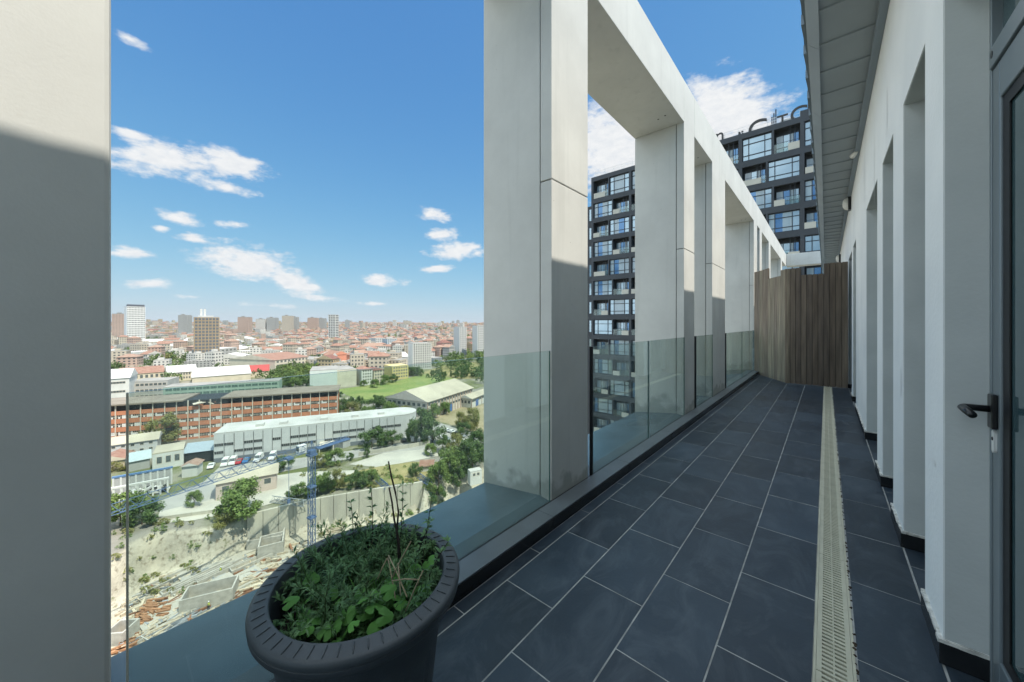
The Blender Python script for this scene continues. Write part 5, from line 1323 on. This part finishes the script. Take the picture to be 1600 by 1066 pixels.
for k in range(2800):                                  # scattered boards and offcuts
    x, y = rs_.uniform(190, 620), rs_.uniform(800, 1040)
    p = gp(x, y, ZP)
    if not inpoly(rgt(p), fwd(p), PITP) or pdist(rgt(p), fwd(p), PITP) < 6: continue
    L_ = rs_.uniform(.5, 4.0) * rs_.uniform(.4, 1); w_ = rs_.uniform(.06, .22); T = Matrix.Translation((p.x, p.y, pz(p) + .15)) @ Matrix.Rotation(TH + rs_.choice((1.05, 1.05, .45, 2.6)) + rs_.gauss(0, .2), 4, 'Z') @ Matrix.Rotation(rs_.gauss(0, .05), 4, 'Y')
    m.box(-L_ / 2, L_ / 2, -w_, w_, -.2, rs_.uniform(.05, .45), rs_.choice((0, 0, 0, 0, 0, 0, 2, 2, 2, 3, 3, 4)), T)
tag(link('scattered_boards', m.mesh('scattered_boards', [M_timber, M_ply, M_form, M_steel, M_rust])), 'loose boards and offcuts strewn over the pit floor', 'debris', None, 'stuff')
# lattice pieces lying by the wall
for (lab, a, b) in (('dismantled crane jib section lying in the shadow of the retaining wall', (425, 828), (478, 836)), ('blue steel lattice frame leaning on the slope at the right', (655, 785), (672, 798)), ('blue grey lattice frame lying near the dead twigs', (590, 790), (606, 806))):
    A_, B_ = gp(*a, ZP), gp(*b, ZP); m = MB(); ln = (B_ - A_).length; truss(m, 0, ln, 0.2, 1.6, .9, 1.6, .14)
    d = B_ - A_; tag(link('lattice_section', m.mesh('lattice_section', M_crane if 'blue' in lab else M_steel), None, (A_.x, A_.y, pz(A_)), (0, 0, math.atan2(d.y, d.x))), lab, 'lattice')

# ------------------------------------------------------------------ cars and vans
def make_car(kind):
    e = empty('parked_car' if kind == 'car' else 'delivery_van', (0, 0, 0)); Lc, Wc = (4.2, 1.75) if kind == 'car' else (5.2, 1.95)
    pr = [(-2.1, .45), (-2.1, .8), (-1.9, .95), (-1.5, 1.0), (-.95, 1.42), (.45, 1.45), (1.05, 1.0), (1.9, .85), (2.1, .6), (2.1, .4)] if kind == 'car' else [(-2.6, .45), (-2.6, 2.15), (-2.45, 2.3), (1.1, 2.3), (1.75, 1.35), (2.45, 1.1), (2.6, .8), (2.6, .4)]
    m = MB(); hw = Wc / 2; n = len(pr)
    L1 = [(x, -hw * (.86 if z > 1.05 else 1), z) for x, z in pr]; R1 = [(x, hw * (.86 if z > 1.05 else 1), z) for x, z in pr]
    m.poly(L1); m.poly(list(reversed(R1)))
    for i in range(n): j = (i + 1) % n; m.poly([L1[j], L1[i], R1[i], R1[j]])
    return e, m, Lc, hw
CARM = {}
def carmat(c): 
    if c not in CARM: CARM[c] = mat('car_paint_%s' % c, {'white': (.72, .72, .70), 'red': (.36, .03, .04), 'blue': (.04, .14, .32), 'grey': (.25, .27, .28), 'black': (.02, .02, .022)}[c], .28, var=.02)
    return CARM[c]
whm = None
def car(kind, c, x, y, ang, lab, grp):
    global whm
    e, m, Lc, hw = make_car(kind); p = gp(x, y); e.location = p + Vector((0, 0, .1)); e.rotation_euler = (0, 0, ang); tag(e, lab, 'car' if kind == 'car' else 'van', grp)
    link('body', m.mesh('body', carmat(c)), e)
    g = MB()
    if kind == 'car':
        g.poly([(.50, -.72, 1.40), (1.03, -.72, 1.03), (1.03, .72, 1.03), (.50, .72, 1.40)]); g.poly([(-1.0, .72, 1.38), (-1.47, .72, 1.04), (-1.47, -.72, 1.04), (-1.0, -.72, 1.38)])
        for s_ in (-1, 1): g.poly([(-1.3, s_ * .80, 1.05), (.9, s_ * .80, 1.05), (.42, s_ * .768, 1.38), (-.9, s_ * .768, 1.38)])
    else:
        g.poly([(1.14, -.8, 2.27), (1.74, -.8, 1.40), (1.74, .8, 1.40), (1.14, .8, 2.27)])
        for s_ in (-1, 1): g.poly([(.3, s_ * .86, 1.4), (1.5, s_ * .86, 1.4), (1.0, s_ * .85, 2.1), (.3, s_ * .85, 2.1)])
    g.v = [(a, b, c_ + .02) for (a, b, c_) in g.v]; link('windows', g.mesh('windows', M_pane), e)
    if whm is None:
        w_ = MB(); w_.tube([(0, -.11, 0), (0, .11, 0)], .33, 14); whm = w_.mesh('wheel', M_gasket)
    for sx in (-.62, .62):
        for sy in (-1, 1): link('wheel', whm, e, (sx * Lc / 2, sy * (hw - .08), .33))
dd = gp(627, 687) - gp(334, 724); A0 = math.atan2(dd.y, dd.x)
for (k, c, x, y, lab) in (('van', 'white', 352, 727, 'white van parked by the depot, nearest its left end'), ('van', 'white', 364, 725, 'second white van parked by the depot, left of the red car'), ('car', 'red', 374, 724, 'red car parked between white van and blue car by the depot'), ('car', 'blue', 385, 722, 'blue car parked by the depot right of the red car'),
        ('van', 'white', 404, 720, 'white van parked alone in the middle of the depot front'), ('van', 'white', 426, 717, 'white van parked by the small tree before the depot'), ('car', 'white', 330, 731, 'white car parked under the slanted grey roof'), ('car', 'white', 632, 684, 'white car parked at the rounded end of the depot'), ('car', 'black', 631, 690, 'black car parked below the white one at the rounded end')):
    car(k, c, x, y, A0 - math.pi / 2 + rd.gauss(0, .06), lab, 'cars parked along the depot')
r0 = gp(730, 682) - gp(700, 674); A1 = math.atan2(r0.y, r0.x)
for (c, x, y, lab) in (('white', 699, 675, 'white car first in the row on the right hand road'), ('white', 706, 677, 'second white car in the row on the right hand road'), ('black', 713, 680, 'black car in the row on the right hand road'), ('grey', 721, 683, 'grey car last in the row on the right hand road'), ('white', 690, 686, 'white car under the dark trees by the right hand road'), ('grey', 697, 688, 'grey car half under the trees by the right hand road')):
    car('car', c, x, y, A1, lab, 'cars on the right hand road')

# ------------------------------------------------------------------ trees
M_bark = mat('tree_bark', (.10, .075, .05), .95, var=.3, scale=4)
TL = [leafmat('tree_leaf_dark', (.070, .125, .040), (.14, .205, .070), .25, .8), leafmat('tree_leaf_mid', (.12, .19, .05), (.22, .29, .09), .25, .8), leafmat('tree_leaf_olive', (.19, .205, .065), (.30, .29, .11), .25, .8)]
def crown_mesh(seed, nl, leaf_s, mt, cone=0):
    r_ = random.Random(seed); m = MB(); cl = []
    for k in range(17):
        a = r_.uniform(0, 6.28); zz = r_.uniform(.22, 1.0); rad = (.42 * math.sqrt(max(0, 1 - ((zz - .55) / .5) ** 2)) if not cone else .32 * (1.12 - zz)) * r_.uniform(.45, 1.30)
        cl.append((Vector((rad * math.cos(a), rad * math.sin(a), zz * .9 + .02)), r_.uniform(.11, .23)))
    for k in range(nl):
        c, s_ = cl[r_.randrange(len(cl))]
        d = Vector((r_.gauss(0, 1), r_.gauss(0, 1), r_.gauss(0, 1))).normalized(); p = c + d * s_ * r_.uniform(.25, 1.12)
        nrm = (d + Vector((r_.gauss(0, .5), r_.gauss(0, .5), r_.gauss(.3, .5)))).normalized(); q = nrm.to_track_quat('Z', 'Y'); L_ = leaf_s * r_.uniform(.6, 1.3); a = r_.uniform(0, 6.28)
        u = q @ Vector((math.cos(a), math.sin(a), 0)) * L_; v = q @ Vector((-math.sin(a), math.cos(a), 0)) * L_ * .7
        m.poly([p - u, p - v * .9, p + u, p + v * .8 + nrm * L_ * .2])
    return m.mesh('crown', mt)
def trunk_mesh(seed):
    r_ = random.Random(seed); m = MB(); m.tube([(0, 0, -.03), (.005, .004, .2), (-.008, .01, .45), (.0, .0, .75)], [.030, .022, .016, .006], 7)
    for k in range(7):
        a = r_.uniform(0, 6.28); z = r_.uniform(.2, .5); e = Vector((.3 * math.cos(a), .3 * math.sin(a), z + r_.uniform(.1, .3))); m.tube([(0, 0, z), e * .5 + Vector((0, 0, z * .55)), e], [.012, .008, .003], 5)
    return m.mesh('trunk', M_bark)
CR = [(crown_mesh(1, 5200, .032, TL[0]), 0), (crown_mesh(2, 5200, .032, TL[1]), 1), (crown_mesh(3, 4400, .032, TL[2]), 2), (crown_mesh(4, 5200, .032, TL[1]), 1), (crown_mesh(5, 3600, .028, TL[0], 1), 0), (crown_mesh(6, 3600, .030, TL[1]), 1)]
TK = [trunk_mesh(1), trunk_mesh(2)]
def tree(x, y, hpx, wpx, k, lab, grp=None, z=None, nm='tree'):
    p = gp(x, y) if z is None else gp(x, y, z); h = hpx * fwd(p) / F; wd = wpx * fwd(p) / F
    p.z = pz(p) if z is None else z
    e = empty(nm, p, rd.uniform(0, 6.28), lab, 'tree', grp); link('crown', CR[k][0], e, scale=(wd * 1.05, wd * 1.05, h)); link('trunk', TK[k % 2], e, scale=(h * .8, h * .8, h)); return e
tree(382, 806, 52, 62, 1, 'broad green tree on the edge of the yard above the rock slope'); tree(352, 818, 26, 34, 2, 'olive bush like tree left of the broad tree on the rock slope')
tree(188, 822, 52, 52, 1, 'green tree at the far left edge behind the glass'); tree(222, 820, 40, 44, 0, 'dark green tree right of the one at the far left edge'); tree(303, 792, 24, 20, 1, 'small round tree alone on the grey yard')
tree(252, 694, 44, 40, 2, 'olive tree against the front of the brick factory'); tree(444, 735, 24, 24, 0, 'small tree just before the depot behind the crane jib'); tree(176, 738, 14, 26, 2, 'yellowish shrubby tree by the orange hut')
for (x, y, h_, w_, k, lab) in ((464, 778, 20, 24, 0, 'first tree of the row on top of the retaining wall'), (478, 776, 24, 24, 3, 'tree behind the crane mast on top of the retaining wall'), (496, 771, 28, 26, 1, 'bright tree right of the crane mast on the retaining wall'), (512, 768, 30, 24, 3, 'tall tree of the row on the retaining wall'), (530, 765, 32, 22, 2, 'pointed olive tree of the row on the retaining wall'), (551, 763, 26, 24, 0, 'dark bush tree right of the pointed olive one'), (566, 761, 22, 24, 0, 'second dark bush tree in the row on the retaining wall'), (580, 759, 24, 22, 1, 'last tree at the right end of the row on the retaining wall')):
    tree(x, y, h_, w_, k, lab, 'trees along the retaining wall')
for (x, y, h_, w_, k, lab) in ((500, 730, 22, 24, 2, 'brownish tree right of the crane top'), (523, 727, 24, 26, 1, 'light green tree in the lot before the depot'), (547, 720, 12, 10, 0, 'tiny tree on the verge before the depot'), (573, 716, 15, 9, 0, 'narrow tree by the white rubble before the depot'), (581, 701, 34, 34, 0, 'dark tree against the right part of the depot'), (613, 696, 24, 26, 0, 'dark tree at the rounded end of the depot'), (634, 677, 14, 14, 0, 'bush tree behind the rounded end of the depot')):
    tree(x, y, h_, w_, k, lab)
for (x, y, h_, w_, k, lab) in ((659, 692, 54, 34, 0, 'tallest dark tree beside the road bend'), (648, 692, 30, 22, 0, 'dark tree left under the tallest tree'), (676, 692, 36, 34, 0, 'wide dark tree right of the tallest one'), (692, 706, 26, 18, 0, 'dark tree on the verge below the road'), (711, 718, 38, 26, 2, 'olive tree below the right hand road'), (724, 722, 26, 22, 0, 'dark tree right of the olive tree'), (738, 735, 58, 40, 0, 'huge dark tree against the column'), (752, 720, 50, 36, 0, 'dark tree half hidden by the column'), (724, 682, 22, 20, 0, 'round dark tree in the dusty lot'), (685, 754, 48, 30, 1, 'bright green tree beside the whitewashed hut'), (700, 742, 46, 34, 3, 'green tree right of the hut'), (714, 745, 34, 26, 0, 'dark green tree behind the site cabin'), (650, 745, 22, 18, 0, 'dark round shrub tree left of the hut'), (672, 712, 18, 20, 1, 'shrub tree by the parked containers'), (684, 758, 30, 24, 0, 'dark green tree at the end of the retaining wall'), (737, 672, 32, 26, 2, 'light tree in the dusty lot by the blue doors'), (722, 668, 24, 18, 2, 'pale tree left in the dusty lot'), (745, 658, 18, 10, 1, 'thin sapling in the dusty lot'), (728, 770, 20, 18, 1, 'young tree on the slope below the site cabin'), (690, 775, 16, 14, 1, 'young tree on the slope under the wall end'), (604, 795, 24, 14, 2, 'straggly young tree at the foot of the retaining wall')):
    tree(x, y, h_, w_, k, lab, 'trees on the right below the road')
for (x, y, h_, w_, k, lab) in ((536, 652, 30, 22, 0, 'dark tree at the right end of the brick factory'), (552, 655, 26, 22, 2, 'olive tree before the brick factory end'), (545, 640, 20, 16, 0, 'dark tree beside the gatehouse'), (563, 640, 22, 12, 0, 'slim dark tree at the edge of the field'), (574, 655, 20, 20, 1, 'green tree on the road behind the depot'), (584, 640, 22, 22, 0, 'dark tree left of the factory hall gable'), (597, 638, 20, 18, 0, 'dark tree touching the factory hall gable'), (611, 652, 24, 22, 1, 'green tree before the factory gable'), (635, 655, 20, 20, 2, 'olive tree before the factory gable corner'), (676, 655, 24, 22, 1, 'green tree at the corner of the factory hall'), (694, 648, 20, 18, 1, 'green tree by the long side of the factory hall'), (529, 620, 8, 12, 0, 'small round shrub on the field edge')):
    tree(x, y, h_, w_, k, lab, 'trees around the factory hall')
for i in range(13): x = 652 + i * 8.4 + rd.uniform(-2.5, 2.5); tree(x, 589 + rd.uniform(-3, 4) - (i < 3) * 1, rd.uniform(6, 13), rd.uniform(6, 11), rd.choice((0, 0, 4, 1)), 'dark tree in the line along the far edge of the field', 'line of trees along the field')
for (x, y, w_) in ((568, 604, 10), (585, 606, 14), (600, 601, 16), (613, 598, 14), (640, 588, 16), (650, 587, 16), (470, 598, 14), (478, 603, 12), (484, 612, 10), (462, 605, 16), (452, 604, 14), (440, 606, 12)): tree(x, y, w_ * .95, w_, rd.choice((0, 0, 1)), 'dark tree standing close against the warehouses', 'trees by the warehouses')
# woods and street trees of the town, one mass
wood_m = MB(); cm = [CR[0][0], CR[1][0], CR[4][0]]
small = []
for sd, mtk in ((31, 0), (32, 1), (33, 2)): 
    q = crown_mesh(sd, 170, .085, TL[mtk]); small.append(([v.co.copy() for v in q.vertices], [tuple(f.vertices) for f in q.polygons], mtk))
def addtree(p, h, wd, k):
    vs, fs_, mk = small[k]; i0 = len(wood_m.v); a = rh.uniform(0, 6.28); c, s_ = math.cos(a) * wd, math.sin(a) * wd; z = ground(rgt(p), fwd(p))
    wood_m.v += [(p.x + v.x * c - v.y * s_, p.y + v.x * s_ + v.y * c, z + v.z * h) for v in vs]; wood_m.f += [tuple(i0 + q for q in f) for f in fs_]; wood_m.m += [mk] * len(fs_)
cnt = 0
while cnt < 950:
    fwv = 300 * (7.0 ** rh.random()); px = rh.uniform(80, 790); p = rf((px - 800) / F * fwv, fwv)
    n = mnoise.noise(Vector((p.x / 160, p.y / 160, 0)))
    if taken(p, -3): continue
    if fwv < 560 and 560 < px < 680: continue
    if n > .18 or rh.random() < .3: addtree(p, rh.uniform(7, 13), rh.uniform(7, 13), rh.choice((0, 0, 0, 1))); cnt += 1
for k in range(26): addtree(gp(rh.uniform(690, 760), rh.uniform(554, 570)), rh.uniform(8, 14), rh.uniform(9, 13), rh.choice((0, 0, 1)))
for k in range(40): addtree(gp(rh.uniform(205, 275), rh.uniform(556, 566)), rh.uniform(8, 12), rh.uniform(9, 13), rh.choice((0, 1, 2)))
for k in range(30): addtree(gp(rh.uniform(430, 480), rh.uniform(584, 606)), rh.uniform(6, 10), rh.uniform(7, 10), rh.choice((0, 0, 1)))
for k in range(650):
    fwv = 110 * (9.0 ** rh.random()); px = rh.choice((rh.uniform(-700, 90), rh.uniform(800, 1500))); p = rf((px - 800) / F * fwv, fwv)
    if not taken(p, -3) and not (fwv < 170 and px > 100) and not inpoly(rgt(p), fwd(p), PITP): addtree(p, rh.uniform(6, 12), rh.uniform(7, 12), rh.choice((0, 0, 1, 2)))
tag(wood_m.build('town_trees', TL), 'scattered dark trees and groves all over the town', 'trees', None, 'stuff')
# low bushes along slopes
bush = MB(); 
for k in range(150):
    x, y = rs_.choice(((rs_.uniform(500, 740), rs_.uniform(775, 815)), (rs_.uniform(172, 330), rs_.uniform(835, 900)), (rs_.uniform(470, 700), rs_.uniform(728, 762))))
    p = gp(x, y, GZ - 4 if y > 770 else GZ); z = pz(p)
    vs, fs_, mk = small[rs_.choice((1, 2, 2))]; i0 = len(bush.v); h, wd = rs_.uniform(.6, 1.8), rs_.uniform(1, 3)
    bush.v += [(p.x + v.x * wd, p.y + v.y * wd, z + (v.z - .15) * h) for v in vs]; bush.f += [tuple(i0 + q for q in f) for f in fs_]; bush.m += [mk] * len(fs_)
tag(bush.build('scrub', TL), 'low scrub on the slopes and lots around the pit', 'scrub', None, 'stuff')

# ------------------------------------------------------------------ two workers in the pit
M_skin = mat('skin', (.42, .26, .18), .6); M_vest = mat('yellow_vest', (.55, .62, .06), .6); M_trou = mat('dark_trousers', (.04, .05, .07), .8); M_helm = mat('white_helmet', (.75, .75, .72), .4)
def worker(x, y, ang, lab, step):
    p = gp(x, y, ZP); p.z = pz(p)
    V = [(0, 0, .95), (0, 0, 1.15), (0, 0, 1.38), (0, 0, 1.50), (.02, 0, 1.60), (.03, 0, 1.70)]; E_ = [(0, 1), (1, 2), (2, 3), (3, 4), (4, 5)]; Rd = [.13, .13, .15, .055, .085, .075]
    for s_ in (-1, 1):
        i = len(V); V += [(0, s_ * .19, 1.40), (-.04 * s_ * step, s_ * .25, 1.12), (.10 - .05 * s_ * step, s_ * .24, .88), (.13 - .05 * s_ * step, s_ * .23, .80)]; E_ += [(2, i), (i, i + 1), (i + 1, i + 2), (i + 2, i + 3)]; Rd += [.065, .05, .04, .042]
        i = len(V); V += [(.0, s_ * .10, .88), (.08 * s_ * step, s_ * .11, .48), (.05 * s_ * step, s_ * .11, .07), (.05 * s_ * step + .13, s_ * .12, .03)]; E_ += [(0, i), (i, i + 1), (i + 1, i + 2), (i + 2, i + 3)]; Rd += [.095, .07, .05, .045]
    me = bpy.data.meshes.new('person'); me.from_pydata(V, E_, []); me.materials.append(M_trou); o = link('person', me, None, p, (0, 0, ang)); tag(o, lab, 'person', 'workers in the pit')
    sk = o.modifiers.new('skin', 'SKIN'); sv = me.skin_vertices[0].data
    for i, q in enumerate(Rd): sv[i].radius = (q, q)
    sv[0].use_root = True; sub(o, 1)
    m = MB(); m.lathe([(.155, .98), (.165, 1.2), (.175, 1.38), (.12, 1.46), (.075, 1.48)], 14); v_ = m.build('vest', M_vest, o, smooth=True); v_.scale = (1, 1.25, 1)
    m = MB(); m.lathe([(0, 1.86), (.06, 1.85), (.105, 1.80), (.12, 1.74), (.15, 1.735), (.12, 1.73)], 14); m.build('helmet', M_helm, o, smooth=True)
worker(326, 953, 1.0, 'worker in a yellow vest standing right of the big wall cell', 1); worker(345, 897, 2.2, 'worker in a yellow vest walking on the pale pit floor behind', -1)

# ------------------------------------------------------------------ the air
hz = bpy.data.materials.new('haze'); hz.use_nodes = True; t = hz.node_tree; t.nodes.clear()
ho_ = t.nodes.new('ShaderNodeOutputMaterial'); pv = t.nodes.new('ShaderNodeVolumePrincipled'); pv.inputs['Color'].default_value = (.90, .95, 1, 1); pv.inputs['Density'].default_value = .00004; pv.inputs['Anisotropy'].default_value = .2
t.links.new(pv.outputs[0], ho_.inputs['Volume'])
m = MB(); zb, zt2 = min(v[2] for v in [rf(r_, f_, ground(r_, f_)) for r_ in rr[::3] for f_ in ff[::3]]) - 2.0, 75.0
q = [rf(rr[0] - 20, ff[0] - 20), rf(rr[-1] + 20, ff[0] - 20), rf(rr[-1] + 20, ff[-1] + 20), rf(rr[0] - 20, ff[-1] + 20)]
m.poly([(p.x, p.y, zb) for p in reversed(q)]); m.poly([(p.x, p.y, zt2) for p in q])
for j in range(4):
    a, b = q[j], q[(j + 1) % 4]; m.poly([(a.x, a.y, zb), (b.x, b.y, zb), (b.x, b.y, zt2), (a.x, a.y, zt2)])
tag(link('haze', m.mesh('haze', hz)), 'thin pale haze over the town', 'haze', None, 'stuff')
